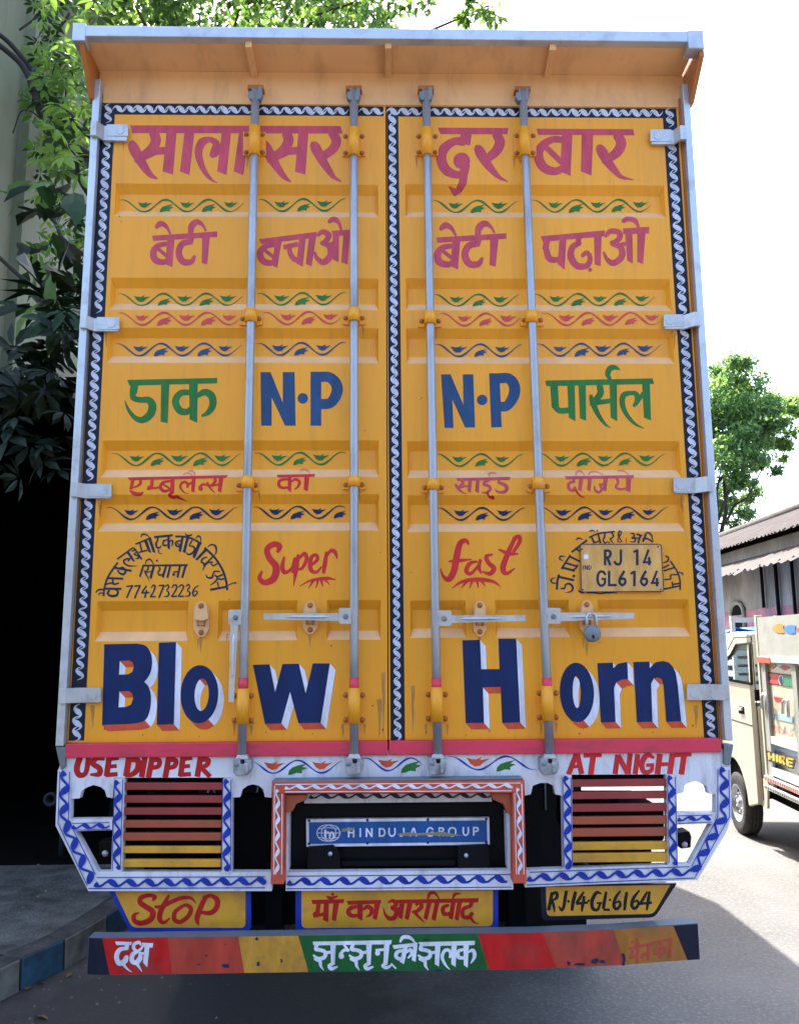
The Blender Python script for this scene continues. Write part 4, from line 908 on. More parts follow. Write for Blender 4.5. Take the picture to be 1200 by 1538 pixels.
g.prism(CS((84, 340), (182, 340), (180, 366), (135, 384), (118, 418), (84, 420)), -.06, -.02, ORGS); g.build('corner_bracket', ho, .003); g = MB(); g.prism(CS((1012, 332), (1106, 330), (1106, 425), (1085, 424), (1068, 385), (1018, 362)), -.06, -.02, ORGS); g.build('corner_bracket', ho, .003)
cr = MB(); cr.prism(CS((90, 690), (1112, 682), (1112, 768), (88, 774)), FY, FY+.035, WHT); cr.prism(CS((180, 338), (1012, 334), (1016, 372), (170, 380)), .01, .03, WHT)
for q_ in (CS((82, 420), (102, 420), (100, 688), (88, 689)), CS((1082, 426), (1106, 425), (1110, 680), (1090, 681))): cr.prism(q_, FY+.001, .05, WHT)
co = cr.build('tail_frame', TRUCK)
cp = Paint(FY); cp.put(ribbon(CS((98, 735), (1085, 722)), 29, 3.7, 9.8), P['blue'], .0008)
for a in (CS((95, 708), (1105, 700)), CS((92, 764), (1105, 757))): cp.put(sweep([np.array([*p, 1.4]) for p in a]), P['blue'], .0008)
cp2 = Paint(.01); cp2.put(ribbon(CS((195, 348), (1010, 344)), 26, 2.6, 7), P['ink'], .0008)
cp.build('painted_pattern', co); cp2.build('painted_pattern', co)
k = MB(); k.prism(CS((120, 384), (1055, 376), (1070, 395), (1078, 672), (1066, 682), (110, 688), (103, 676), (112, 400)), .06, .09, BLK)
k.prism(CS((190, 580), (300, 572), (330, 600), (334, 680), (186, 684)), .012, .06, BLK); k.prism(CS((862, 574), (1000, 568), (1008, 678), (866, 684)), .012, .06, BLK); k.prism(CS((340, 640), (850, 636), (850, 660), (340, 664)), .03, .06, BLK)
k.lathe(at(496, 1282.3, .012), (0, -1, 0), [(0, .006), (.006, .005), (.008, 0)], SIL, 12); k.lathe(at(700, 1284.7, .012), (0, -1, 0), [(0, .006), (.006, .005), (.008, 0)], SIL, 12)
kb = k.build('lamp_board', TRUCK)
SY = .035
sg = MB(); sg.prism([(450+40/4, 1190+163/4), (450+1138/4, 1190+152/4), (450+1142/4, 1190+314/4), (450+42/4, 1190+328/4)], SY, SY+.02, P['white']); so_ = sg.build('sign_plate', TRUCK)
sp = Paint(SY); S4 = lambda *a: [(450+x/4, 1190+y/4) for x, y in a]
sp.put([S4((56, 180), (1124, 168), (1126, 298), (58, 310))], P['sign_blue'], .0008); sp.text(T_SIGN, 450, 1190, 4, P['white'], .0014)
sp.put([S4((255, 218), (330, 210), (328, 226), (250, 238)), S4((585, 250), (640, 240), (720, 244), (860, 236), (930, 250), (985, 258), (900, 264), (760, 256), (640, 262), (600, 260))], P['tape'], .0019)
for x in (58, 408, 770, 1120):
    for y in (170, 308): sp.put([disc((450+x/4, 1190+(y-(x-58)*.009)/4), 2.1)], P['ink'], .0017)
sp.build('painted_lettering', so_)
# ---- hanging boards
def board(outer, inner, txt=None, args=None, col=None, m2=YEL2, edge='blue'):
    m = MB(); m.prism(outer, .012, .024, P[edge]); o = m.build('valance_board', TRUCK)
    q = Paint(.012); q.put([inner], m2, .0008); q.text(txt, *args, P[col], .0014); q.build('painted_lettering', o)
def rnd(p, r=6):
    out = []
    for i in range(len(p)):
        a, b_, c_ = (np.array(p[(i+j) % len(p)], float) for j in (-1, 0, 1)); d1 = (a-b_)/np.hypot(*(a-b_)); d2 = (c_-b_)/np.hypot(*(c_-b_))
        rr = r if b_[1] > 1350 else .5
        for t_ in (0, .25, .5, .75, 1): out.append(tuple((1-t_)**2*(b_+d1*rr)+2*t_*(1-t_)*b_+t_*t_*(b_+d2*rr)))
    return out
board(rnd([(163, 1336), (377, 1336), (377, 1398), (196, 1400)], 5), rnd([(172, 1337), (369, 1337), (369, 1393.5), (199, 1393)], 7), T_STOP, (170, 1335, 5.4545), 'dark_red')
board(rnd([(444, 1336), (748, 1336), (748, 1397), (444, 1400)], 8), rnd([(453, 1337), (740, 1337), (740, 1391), (453, 1394)], 8), T_MAA, (440, 1330, 3.871), 'dark_red')
board(rnd([(811, 1331), (1016, 1327), (983, 1378), (814, 1383)], 8), rnd([(819.5, 1332), (1006, 1329), (981, 1372.5), (821, 1376)], 7), T_REG, (800, 1320, 4.615), 'black', edge='strip')
# ---- bumper beam, bent away at its right end
BY = -.10
bz0, bz1 = pl(590, 1458.5, BY)[1], pl(590, 1403, BY)[1]; bx = [pl(132, 1430, BY)[0], pl(160, 1430, BY)[0], pl(800, 1430, BY)[0], pl(930, 1430, BY)[0], pl(1060, 1430, BY)[0]]
byy = [0.006, 0, 0, .022, .062]
brel = lambda x, z: float(np.interp(x, bx, byy))
m = MB(); vs = []; zsh = lambda i: (0, 0, 0, .0, .002)[i]
for i, (x, y) in enumerate(zip(bx, byy)): vs += [(x, BY+y, bz0+zsh(i)), (x, BY+y, bz1+zsh(i)), (x, BY+y+.055, bz1+zsh(i)), (x, BY+y+.055, bz0+zsh(i))]
fs = [(0, 1, 2, 3), (19, 18, 17, 16)]
for i in range(4):
    for k_ in range(4): fs.append((i*4+k_, i*4+(k_+1) % 4, (i+1)*4+(k_+1) % 4, (i+1)*4+k_))
m.add(vs, fs, mat('bumper_grey', (.10, .12, .145), .6, var=.2, scale=8, dirt=(.05, .05, .05), dirt_amt=.7))
bump = m.build('bumper', TRUCK)
bp = Paint(BY, brel); bp.xb = [bx[1], bx[2], bx[3]]
def band(u0t, u0b, u1t, u1b, col, lift=.0008):
    n = 8; a = lambda t: u0t+(u1t-u0t)*t; b_ = lambda t: u0b+(u1b-u0b)*t; polys = []
    for i in range(n):
        t0, t1 = i/n, (i+1)/n
        q = []
        for (uu, zz) in ((a(t0), bz1-.001), (a(t1), bz1-.001), (b_(t1), bz0+.001), (b_(t0), bz0+.001)): q.append((pl(uu, 1430, BY)[0], zz))
        polys.append(q)
    bp.put(polys, P[col], lift, proj=False)
band(132.5, 132.5, 153, 167, 'strip'); band(153, 167, 252, 260, 'bright_red'); band(252, 260, 358, 368, 'bumper_red'); band(358, 368, 448, 464, 'bumper_yellow'); band(448, 464, 718, 733, 'bumper_green')
band(718, 733, 816, 835, 'bright_red'); band(816, 835, 925, 940, 'bumper_red'); band(925, 940, 1020, 1040, 'bumper_ochre'); band(1020, 1040, 1059.5, 1059.5, 'strip')
bp.text(T_DAKSH, 170, 1333, 5.4545, P['white'], .0016)
bp.text(T_JHALAK, 440, 1327.5, 3.871, P['white'], .0016); bp.text(T_JHU, 440, 1327.5, 3.871, P['white'], .0016); bp.text(T_JHU, 440+208/3.871, 1327.5, 3.871, P['white'], .0016); bp.text(T_JH, 440+608/3.871, 1327.5, 3.871, P['white'], .0016)
bp.text(T_MENAKA, 806, 1326, 4.615, P['faded_red'], .0016); bp.text('s20 608,510,22 618,545,20 612,588,24', 806, 1326, 4.615, P['ink'], .0016)
# scrapes worn through the bumper paint
for (u, v, w, h_) in [(340, 1450, 7, 9), (388, 1447, 3, 8), (386, 1410, 3, 6), (423, 1442, 2, 9), (855, 1448, 4, 8), (872, 1450, 12, 5), (895, 1446, 7, 10), (907, 1447, 6, 6), (310, 1435, 3, 2), (300, 1448, 4, 2), (340, 1418, 2, 2), (660, 1457, 8, 3), (640, 1411, 6, 2)]:
    pts = [(u+w*math.cos(t_)*random.uniform(.5, 1), v+h_*.6*math.sin(t_)*random.uniform(.4, 1)) for t_ in np.linspace(0, 2*math.pi, 11)[:-1]]
    bp.put([pts], P['ink'], .002)
bp.build('painted_lettering', bump)
# ---- rear number plate
NPY = -.012
nm = MB(); PN = lambda *a: [(820+x/5.4545, 790+y/5.4545) for x, y in a]
nm.prism(rnd2 if False else PN((290, 148), (930, 148), (944, 160), (964, 525), (956, 538), (300, 542), (286, 530), (278, 160)), NPY, -.003, P['plate']); npo = nm.build('number_plate', TRUCK, .0015)
nq = Paint(NPY); nq.text(T_PLATE, 820, 790, 5.4545, P['ink'], .0008)
ring = PN((290, 150), (930, 150), (941, 161), (961, 525), (954, 535), (300, 540), (288, 530), (280, 161), (290, 150)); nq.put(sweep([np.array([*p, 1.2]) for p in ring]), P['ink'], .0008)
nq.put([PN((306, 235), (342, 233), (344, 270), (308, 272))], P['white'], .0008)
for x, y in ((292, 190), (915, 170), (300, 522), (938, 520)): nq.put([disc(PN((x, y))[0], 1.3)], P['ink'], .001)
nq.build('painted_lettering', npo)
# ---- the padlock hanging on the right hand latch
pd_o = at(889, 952, RY-.02)
lk = empty('padlock', pd_o, 0, 'round grey steel padlock hanging from the latch bar under the number plate', 'padlock')
q = MB(); R_ = .029
q.lathe((0, .012, 0), (0, -1, 0), [(0, 0), (R_*.8, 0), (R_, .004), (R_, .020), (R_*.8, .025), (0, .026)], GREYM, 28); q.box((-.0035, -.0155, -.016), (.0035, -.013, -.004), BLK); q.build('lock_body', lk)
q = MB(); q.tube([(-.017, 0, .02), (-.017, 0, .055)]+[(-.017*math.cos(a), 0, .055+.017*math.sin(a)) for a in np.linspace(.2, math.pi-.2, 9)]+[(.017, 0, .055), (.017, 0, .02)], .0045, SIL, 10); q.build('shackle', lk)
# ------------------------------------------------------------------ ground, pavement, kerb
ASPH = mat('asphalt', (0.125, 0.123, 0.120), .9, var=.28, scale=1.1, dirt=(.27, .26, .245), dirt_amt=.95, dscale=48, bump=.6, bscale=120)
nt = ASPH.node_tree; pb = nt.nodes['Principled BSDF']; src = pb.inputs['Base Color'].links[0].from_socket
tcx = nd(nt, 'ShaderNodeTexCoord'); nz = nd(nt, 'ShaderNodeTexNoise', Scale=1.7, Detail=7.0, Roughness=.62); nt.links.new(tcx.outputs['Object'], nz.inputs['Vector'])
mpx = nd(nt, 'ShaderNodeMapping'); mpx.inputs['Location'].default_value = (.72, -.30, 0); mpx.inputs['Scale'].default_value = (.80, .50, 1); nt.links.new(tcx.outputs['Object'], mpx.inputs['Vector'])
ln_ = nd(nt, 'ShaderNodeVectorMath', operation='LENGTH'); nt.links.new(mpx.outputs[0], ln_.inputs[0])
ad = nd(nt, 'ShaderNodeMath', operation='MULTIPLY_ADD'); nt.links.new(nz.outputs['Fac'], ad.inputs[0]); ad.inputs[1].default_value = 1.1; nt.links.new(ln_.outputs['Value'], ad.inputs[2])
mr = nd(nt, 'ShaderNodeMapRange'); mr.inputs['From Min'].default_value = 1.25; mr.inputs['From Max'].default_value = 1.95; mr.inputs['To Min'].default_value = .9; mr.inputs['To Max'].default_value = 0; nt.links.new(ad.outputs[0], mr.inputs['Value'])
mo = nd(nt, 'ShaderNodeMix', data_type='RGBA'); nt.links.new(mr.outputs[0], mo.inputs['Factor']); nt.links.new(src, mo.inputs[6]); mo.inputs[7].default_value = (.010, .010, .011, 1); nt.links.new(mo.outputs[2], pb.inputs['Base Color'])  # shade under the truck's rear put into the road colour, ragged edge
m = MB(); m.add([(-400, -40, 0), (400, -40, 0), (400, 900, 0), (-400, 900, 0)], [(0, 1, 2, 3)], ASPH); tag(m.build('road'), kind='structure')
PAVE = mat('pavement_concrete', (0.108, 0.112, 0.104), .95, spec=.1, var=.4, scale=7, dirt=(.016, .015, .013), dirt_amt=.9, dscale=2.6, bump=1.0, bscale=55)
kp = [gp(-160, 1530, .15), gp(0, 1456, .15), gp(60, 1427, .15), gp(122, 1402, .15)]
d = np.array(kp[-1])-np.array(kp[-2]); d /= np.hypot(*d)
kp = [(kp[0][0]-.1, -4.0)]+kp+[(kp[-1][0]+.14, kp[-1][1]+.9), (kp[-1][0]+.2, kp[-1][1]+2.5), (kp[-1][0]+.2, 40.0)]
PY = [(x-.155, y) for x, y in kp]
m = MB(); m.add([(x, y, .148) for x, y in PY]+[(-6.5, y, .148) for x, y in PY[::-1]], [tuple(range(2*len(PY)))], PAVE)
for i in range(60): pass
tag(m.build('pavement'), kind='structure')
KW = mat('kerb_white_paint', (.24, .25, .25), .85, var=.35, scale=9, dirt=(.05, .07, .09), dirt_amt=1.0, dscale=7); KB = mat('kerb_blue_paint', (.035, .12, .22), .85, var=.4, scale=9, dirt=(.05, .055, .06), dirt_amt=1.0, dscale=8)
KC = mat('kerb_concrete', (.060, .062, .060), .95, spec=.1, var=.4, scale=9, dirt=(.02, .02, .018), dirt_amt=.9, dscale=6, bump=.8, bscale=50)
L = [0]
for a, b in zip(kp, kp[1:]): L.append(L[-1]+math.dist(a, b))
def kpt(s_): return np.array([np.interp(s_, L, [p[0] for p in kp]), np.interp(s_, L, [p[1] for p in kp])])
bk = [L[2]-.02]
while bk[0] > .6: bk.insert(0, bk[0]-(.34 if len(bk) % 2 else .24))
nb = len(bk)-1; bk += [L[2]+.15, L[2]+.44]
while bk[-1] < L[-1]-.5 and len(bk) < 36: bk.append(bk[-1]+(.30 if len(bk) % 2 else .42))
for i in range(len(bk)-1):
    s0 = bk[i]; ln = bk[i+1]-s0
    a, b = kpt(s0+.004), kpt(min(s0+ln, L[-1])-.004); t = (b-a)/np.hypot(*(b-a)); n = np.array([-t[1], t[0]])
    q = MB(); c = [a-n*.002, b-n*.002, b+n*.15, a+n*.15]
    q.add([(*p, -.05) for p in c]+[(*(p+n*(.008 if k < 2 else 0)), .152) for k, p in enumerate(c)], [(3, 2, 1, 0), (4, 5, 6, 7), (0, 1, 5, 4), (1, 2, 6, 5), (2, 3, 7, 6), (3, 0, 4, 7)], KC)
    k0 = 2  # painted road face
    q.m = [q.mi((KB, KW)[(i-nb+1) % 2]) if j_ == k0 else m_ for j_, m_ in enumerate(q.m)]
    o = q.build('kerb_stone', None, .012); tag(o, kind='structure')
# ------------------------------------------------------------------ left: plastered building wall and an added near-black shed for the dark gap
WALL = mat('old_plaster', (.165, .18, .125), .9, var=.3, scale=1.1, stretch=(1, 1, .3), dirt=(.09, .10, .065), dirt_amt=.9, dscale=1.6, dstretch=(1, 1.6, .22), bump=.3, bscale=20)
WX = -4.1
w = MB(); w.box((WX-6, 2.9, 0), (WX, 13.5, 10.5), WALL)
bl = empty('building', (WX, 8, 0), 0, 'tall old building with stained greenish plaster wall behind the leafy branches at left', 'building')
def pbuild(m, name, root, **k):
    """part given in world coordinates, parented to a thing standing elsewhere"""
    o = m.build(name, None, **k)
    mw = Matrix.LocRotScale(root.location, root.rotation_euler, None).inverted()
    o.data.transform(mw); o.parent = root; return o
pbuild(w, 'wall', bl)
w = MB(); w.box((WX-.05, 2.9, 10.3), (WX+.14, 13.5, 10.7), WALL)
for yy in (5.6, 9.2): w.box((WX+.001, yy, 0), (WX+.12, yy+.35, 10.28), WALL)
pbuild(w, 'cornice', bl)
DKW = mat('shade_black', (.008, .0075, .007), .95, spec=.0, var=.3, scale=4)  # near-black, deep shade of the gap put into the colour
sh = empty('added_dark_shed', (-2.9, 3.2, .15), 0, 'near-black open fronted shed added to darken the shaded gap left of the truck', 'shed')
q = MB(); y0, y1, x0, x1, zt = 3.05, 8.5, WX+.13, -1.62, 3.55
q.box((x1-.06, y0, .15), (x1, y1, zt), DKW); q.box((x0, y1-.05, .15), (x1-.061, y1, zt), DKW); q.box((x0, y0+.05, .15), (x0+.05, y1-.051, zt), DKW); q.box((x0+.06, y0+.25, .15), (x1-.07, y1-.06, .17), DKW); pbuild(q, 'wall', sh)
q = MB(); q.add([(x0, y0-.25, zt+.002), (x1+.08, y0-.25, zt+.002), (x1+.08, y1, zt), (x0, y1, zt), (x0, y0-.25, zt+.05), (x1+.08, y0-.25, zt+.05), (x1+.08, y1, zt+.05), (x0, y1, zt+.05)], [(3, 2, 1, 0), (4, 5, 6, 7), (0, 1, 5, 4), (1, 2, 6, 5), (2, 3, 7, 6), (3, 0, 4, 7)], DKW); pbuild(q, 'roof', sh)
PIPE = mat('dark_pipe', (.022, .03, .036), .7, spec=.15); pp = at(76, 1201, 3.2)
q = MB(); q.lathe((pp[0], 3.2, pp[2]), (0, 1, 0), [(.028, .0), (.05, .0), (.05, .02), (.04, .022), (.04, .6), (.028, .6), (.028, .0)], PIPE, 20); q.tube([(pp[0], 3.5, pp[2]-.03), (pp[0], 3.5, .15)], .03, PIPE, 10)
tag(q.build('pipe'), 'short grey pipe end in the added dark shed left of the white truck frame', 'pipe')
# ------------------------------------------------------------------ foliage
def frame_of(d):
    d = d/np.linalg.norm(d); r = np.array([0, 0, 1.]) if abs(d[2]) < .9 else np.array([1., 0, 0]); a = np.cross(d, r); a /= np.linalg.norm(a); return d, a, np.cross(d, a)
def add_leaf(m, base, d, up, L, W, mt, curl=.15):
    d = d/np.linalg.norm(d); s_ = np.cross(d, up); n_ = np.linalg.norm(s_); s_ = s_/n_ if n_ > 1e-6 else np.array([1., 0, 0]); nn = np.cross(s_, d)
    P_ = [base, base+d*L*.28-s_*W*.42+nn*curl*L*.2, base+d*L*.62-s_*W*.5+nn*curl*L*.12, base+d*L-nn*curl*L, base+d*L*.62+s_*W*.5+nn*curl*L*.12, base+d*L*.28+s_*W*.42+nn*curl*L*.2, base+d*L*.5-nn*curl*L*.05]
    m.add(P_, [(0, 1, 6), (1, 2, 6), (2, 3, 6), (3, 4, 6), (4, 5, 6), (5, 0, 6)], mt)
def fast_leaves(name, C, D, U, L, W, mats, pick, parent):
    """many small leaves as one crown mesh"""
    n = len(C); D = D/np.linalg.norm(D, axis=1)[:, None]; S = np.cross(D, U); S /= np.linalg.norm(S, axis=1)[:, None]+1e-9; N = np.cross(S, D)
    L = L[:, None]; W = W[:, None]
    V = np.stack([C, C+D*L*.45-S*W*.5+N*L*.06, C+D*L-N*L*.12, C+D*L*.45+S*W*.5+N*L*.06], 1).reshape(-1, 3)
    me = bpy.data.meshes.new(name); me.vertices.add(4*n); me.vertices.foreach_set('co', V.ravel().astype(np.float32)); me.loops.add(4*n); me.loops.foreach_set('vertex_index', np.arange(4*n, dtype=np.int32))
    me.polygons.add(n); me.polygons.foreach_set('loop_start', np.arange(0, 4*n, 4, dtype=np.int32))
    for mt in mats: me.materials.append(mt)
    me.polygons.foreach_set('material_index', pick.astype(np.int32)); me.update(calc_edges=True); me.validate()
    o = bpy.data.objects.new(name, me); link(o, parent); return o
def crown(parent, loc, blobs, n, L, mats, flat=.8, sub=9):
    """blobs: (x,y,z,r) world; leaves gather in clumps inside each blob"""
    B = np.array(blobs, float); wt = B[:, 3]**2; wt /= wt.sum(); C = []
    for b, w_ in zip(B, wt):
        k = max(3, int(sub*(b[3]/B[:, 3].mean())**2)); g = rng.normal(size=(k, 3)); g = g/np.linalg.norm(g, axis=1)[:, None]*(rng.uniform(.25, 1, (k, 1))**.5)*b[3]
        cc = b[:3]+g*np.array([1, 1, flat]); per = int(n*w_/k)+1
        for c in cc:
            q = rng.normal(size=(per, 3))*b[3]*.20*np.array([1, 1, .6]); C.append(c+q)
    C = np.concatenate(C); N_ = len(C); D = rng.normal(size=(N_, 3)); D[:, 2] -= .5; U = rng.normal(size=(N_, 3))*.5+np.array([0, 0, 1.])
    return fast_leaves('crown', C-np.array(loc), D, U, L*rng.uniform(.6, 1.25, N_), L*.48*rng.uniform(.7, 1.2, N_), mats, rng.choice(len(mats), N_), parent)
def limb(m, a, b, r0, r1, mt, wob=.06, n=7):
    a, b = np.array(a, float), np.array(b, float); L_ = np.linalg.norm(b-a); pts = []
    for i in range(n): t = i/(n-1); pts.append(a+(b-a)*t+(rng.normal(size=3)*wob*L_*math.sin(math.pi*t) if 0 < i < n-1 else 0))
    m.tube(pts, [r0+(r1-r0)*i/(n-1) for i in range(n)], mt, 9); return pts
BARK = mat('bark', (.05, .04, .03), .95, var=.35, scale=9, stretch=(1, 1, .3), bump=.6, bscale=30)
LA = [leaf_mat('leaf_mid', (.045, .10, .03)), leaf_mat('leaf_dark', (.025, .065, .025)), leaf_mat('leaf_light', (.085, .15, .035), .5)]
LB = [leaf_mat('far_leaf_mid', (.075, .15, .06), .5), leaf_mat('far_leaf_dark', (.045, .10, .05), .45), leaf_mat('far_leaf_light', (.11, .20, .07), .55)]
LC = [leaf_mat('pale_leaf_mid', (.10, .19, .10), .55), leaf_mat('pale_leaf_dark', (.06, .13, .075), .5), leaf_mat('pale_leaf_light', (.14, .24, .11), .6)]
# tree over the far roof at right
TY_ = 31.0
t0 = at(1045, 960, TY_); tr = empty('tree', (t0[0], TY_, 0), 0, 'bushy green tree rising behind the tiled roof building at right', 'tree')
pk = TY_-CAM[1]; bl_ = []
for u, v, r in [(1062, 562, 30), (1085, 556, 34), (1112, 578, 34), (1075, 610, 40), (1104, 632, 44), (1140, 614, 34), (1172, 606, 26), (1205, 608, 24), (1150, 646, 32), (1118, 672, 36), (1085, 690, 44), (1160, 676, 20), (1145, 702, 20), (1120, 722, 24), (1080, 748, 38), (1104, 768, 24), (1030, 640, 60), (1025, 720, 60), (1000, 600, 50), (980, 680, 60), (1230, 620, 26), (1260, 640, 30), (1190, 620, 28), (1130, 640, 40), (1165, 650, 30), (1100, 600, 40), (1095, 655, 44), (1110, 740, 26), (1212, 600, 26)]:
    p = at(u, v, TY_+random.uniform(-1.5, 2)); bl_.append((*p, r*1.12/F_PX*pk))
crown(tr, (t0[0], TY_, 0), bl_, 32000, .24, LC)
q = MB(); base = np.array([0, 0, 0.]); loc = np.array([t0[0], TY_, 0])
limb(q, base, base+np.array([.1, 0, 5.0]), .38, .26, BARK)
for bb in bl_[:20:2]: limb(q, (0.1, 0, 4.6), np.array(bb[:3])-loc, .12, .02, BARK, .04, 9)
q.build('trunk', tr)
# tall tree ahead of the truck, its crown over the roof
loc = np.array([-3.2, 7.6, 0]); ov = empty('tree', loc, 0, 'tall leafy tree whose backlit crown shows above the truck roof against white sky', 'tree')
bl_ = []
for k in range(64):
    u = random.uniform(60, 700); v = random.uniform(-190, 40) if k % 3 else random.uniform(0, 42); yy = random.uniform(5.6, 8.6)
    if u > 560 and random.random() < .55: continue
    p = at(u, v, yy); bl_.append((*p, random.uniform(.26, .55)))
for (u, v) in ((690, 12), (715, 22), (735, 8), (752, 26), (640, 20), (600, 10)):
    p = at(u, v, 7); bl_.append((*p, .2))
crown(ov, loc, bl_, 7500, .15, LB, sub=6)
q = MB(); limb(q, (0, 0, 0), (.3, 0, 8.2), .30, .18, BARK, .02)
for bb in bl_[::3]: limb(q, (.3, 0, 8.1), np.array(bb[:3])-loc, .06, .012, BARK, .07)
q.build('trunk', ov)
# near shrub with hand shaped leaves against the wall
loc = np.array([-3.0, 4.6, .15]); sb = empty('umbrella_shrub', loc, 0, 'tall dark stemmed shrub with hand shaped leaves between the plaster wall and the truck', 'shrub')
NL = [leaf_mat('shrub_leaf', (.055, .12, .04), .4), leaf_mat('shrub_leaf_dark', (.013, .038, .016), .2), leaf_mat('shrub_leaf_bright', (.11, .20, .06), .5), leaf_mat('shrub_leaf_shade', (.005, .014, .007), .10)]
q = MB()
def palmate(c, L_, k, mt, droop=.45):
    ax = rng.normal(size=3)*.5+np.array([0, -.35, .8]); ax, a, b = frame_of(ax); ph = random.uniform(0, 6)
    for i in range(k):
        t = ph+2*math.pi*i/k; d_ = math.cos(t)*a+math.sin(t)*b-ax*droop*random.uniform(.6, 1.3); l_ = L_*random.uniform(.75, 1.1)
        add_leaf(q, c+d_*.02, d_, ax, l_, l_*.36, mt, .12)
for k in range(340):
    u = random.gauss(92, 36); v = random.choice([random.uniform(-20, 260), random.uniform(60, 420)]); yy = random.uniform(3.2, 6.4)
    if u > 175: continue
    if u < 48 and random.random() < .86: continue
    mt = NL[int(rng.choice(3, p=[.5, .2, .3]))]
    palmate(np.array(at(u, v, yy))-loc, random.uniform(.09, .165), random.choice([6, 7, 8]), mt)
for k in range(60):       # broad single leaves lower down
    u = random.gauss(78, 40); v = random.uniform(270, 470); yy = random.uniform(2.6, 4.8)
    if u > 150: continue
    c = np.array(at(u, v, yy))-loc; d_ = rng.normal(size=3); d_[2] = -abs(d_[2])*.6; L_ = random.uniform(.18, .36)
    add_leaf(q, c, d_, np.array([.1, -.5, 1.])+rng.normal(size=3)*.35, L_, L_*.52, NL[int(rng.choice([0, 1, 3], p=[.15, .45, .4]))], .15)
for k in range(90):      # lower growth over the added shed, shade put into the leaf colour
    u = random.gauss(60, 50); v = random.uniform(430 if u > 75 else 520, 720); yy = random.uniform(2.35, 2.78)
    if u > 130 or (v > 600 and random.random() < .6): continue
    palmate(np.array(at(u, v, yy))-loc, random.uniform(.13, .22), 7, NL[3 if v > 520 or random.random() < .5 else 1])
for k in range(46):       # dry palm like fronds
    c = np.array(at(random.uniform(70, 118), random.uniform(440, 480), random.uniform(3.0, 3.4)))-loc; d_ = rng.normal(size=3); d_[2] = abs(d_[2])*.5-.2
    add_leaf(q, c, d_, np.array([0, -1., .5]), random.uniform(.3, .5), .018, NL[3], .25)
q.build('leaves', sb)
q = MB()
def stem(px, yy, r0, r1, mt=None):
    pts = [np.array(at(u, v, yy+random.uniform(-.04, .04)))-loc for u, v in px]; c = catmull(pts, 5); q.tube(c, [r0+(r1-r0)*i/(len(c)-1) for i in range(len(c))], mt or STEM, 9)
STEM = mat('shrub_stem', (.022, .018, .016), .85, var=.3, scale=12)
stem([(-60, 20), (0, 52), (33, 85), (65, 127), (98, 166), (135, 202), (170, 230)], 4.2, .02, .035)
stem([(-40, 40), (0, 68), (36, 101), (55, 147), (72, 189), (101, 212), (134, 234), (175, 262)], 4.0, .022, .045)
stem([(134, 234), (116, 245), (122, 270), (140, 300)], 4.0, .03, .03)
stem([(-30, 360), (0, 387), (33, 417), (81, 453), (118, 480)], 3.4, .014, .02); stem([(52, 315), (66, 318), (84, 335), (96, 360), (130, 385)], 3.6, .012, .02)
stem([(60, 500), (62, 440), (74, 415), (70, 400)], 3.3, .016, .02); stem([(110, 560), (84, 530), (74, 470), (78, 420)], 3.2, .014, .018)
stem([(30, 45), (62, 20), (90, -20)], 4.6, .010, .016); stem([(55, 147), (78, 165), (100, 140), (85, 60), (105, 20)], 4.5, .008, .014)
stem([(20, 200), (36, 165), (70, 185), (120, 240)], 4.4, .006, .009)
q.tube([(0.9, -.4, 5.2), (.95, -.2, 3.0), (.75, .1, 1.2), (.6, .2, 0)], [.05, .06, .07, .09], STEM, 10)
q.build('stem', sb)
# ------------------------------------------------------------------ right: old tiled building along the road
ang = rad(2.6); WB = np.array([8.2, 18.0]); wdir = np.array([math.sin(ang), math.cos(ang)]); wn_ = np.array([math.cos(ang), -math.sin(ang)])
rb = empty('old_building', (8.2, 18.0, 0), -ang, 'weathered long building with tiled roof, rusty awning and faded pink dado', 'building')
def wl_(u, v, off=0.0):
    """sheet -> (along, height) on the building wall plane (off = out towards the road)"""
    d_ = ray(u, v); o = np.array([*(WB-wn_*off), 0]); n3 = np.array([*wn_, 0]); t = np.dot(o-CAM, n3)/np.dot(d_, n3); p = CAM+d_*t
    return float(np.dot(p[:2]-WB, wdir)), float(p[2])
OWALL = mat('blotched_plaster', (.18, .165, .145), .9, var=.5, scale=1.4, stretch=(1, 1, .5), dirt=(.10, .09, .085), dirt_amt=.9, dscale=1.5, dstretch=(1, 1.4, .35), bump=.4, bscale=12)
DADO = mat('faded_pink_wash', (.27, .11, .125), .9, var=.35, scale=2, dirt=(.33, .29, .27), dirt_amt=.9, dscale=2.2)
TILE = mat('clay_tile', (.075, .058, .052), .9, var=.4, scale=2.5, dirt=(.13, .115, .11), dirt_amt=.7, dscale=3, bump=.6, bscale=16); RUST = mat('rusty_sheet', (.085, .068, .062), .85, var=.4, scale=2, dirt=(.15, .14, .135), dirt_amt=.8, dscale=1.5)
ze = wl_(1134, 811, .3)[1]; zr = wl_(1134, 787, -1.6)[1]; za_t = wl_(1140, 834)[1]; zd = wl_(1140, 914)[1]
S0, S1 = -9.0, 16.0
q = MB(); q.box((0, S0, zd), (4.5, S1, ze), OWALL); q.build('wall', rb)
q = MB(); q.box((-.012, S0, 0), (4.4, S1, zd-.002), DADO); q.build('dado', rb)
q = MB(); NN = 150
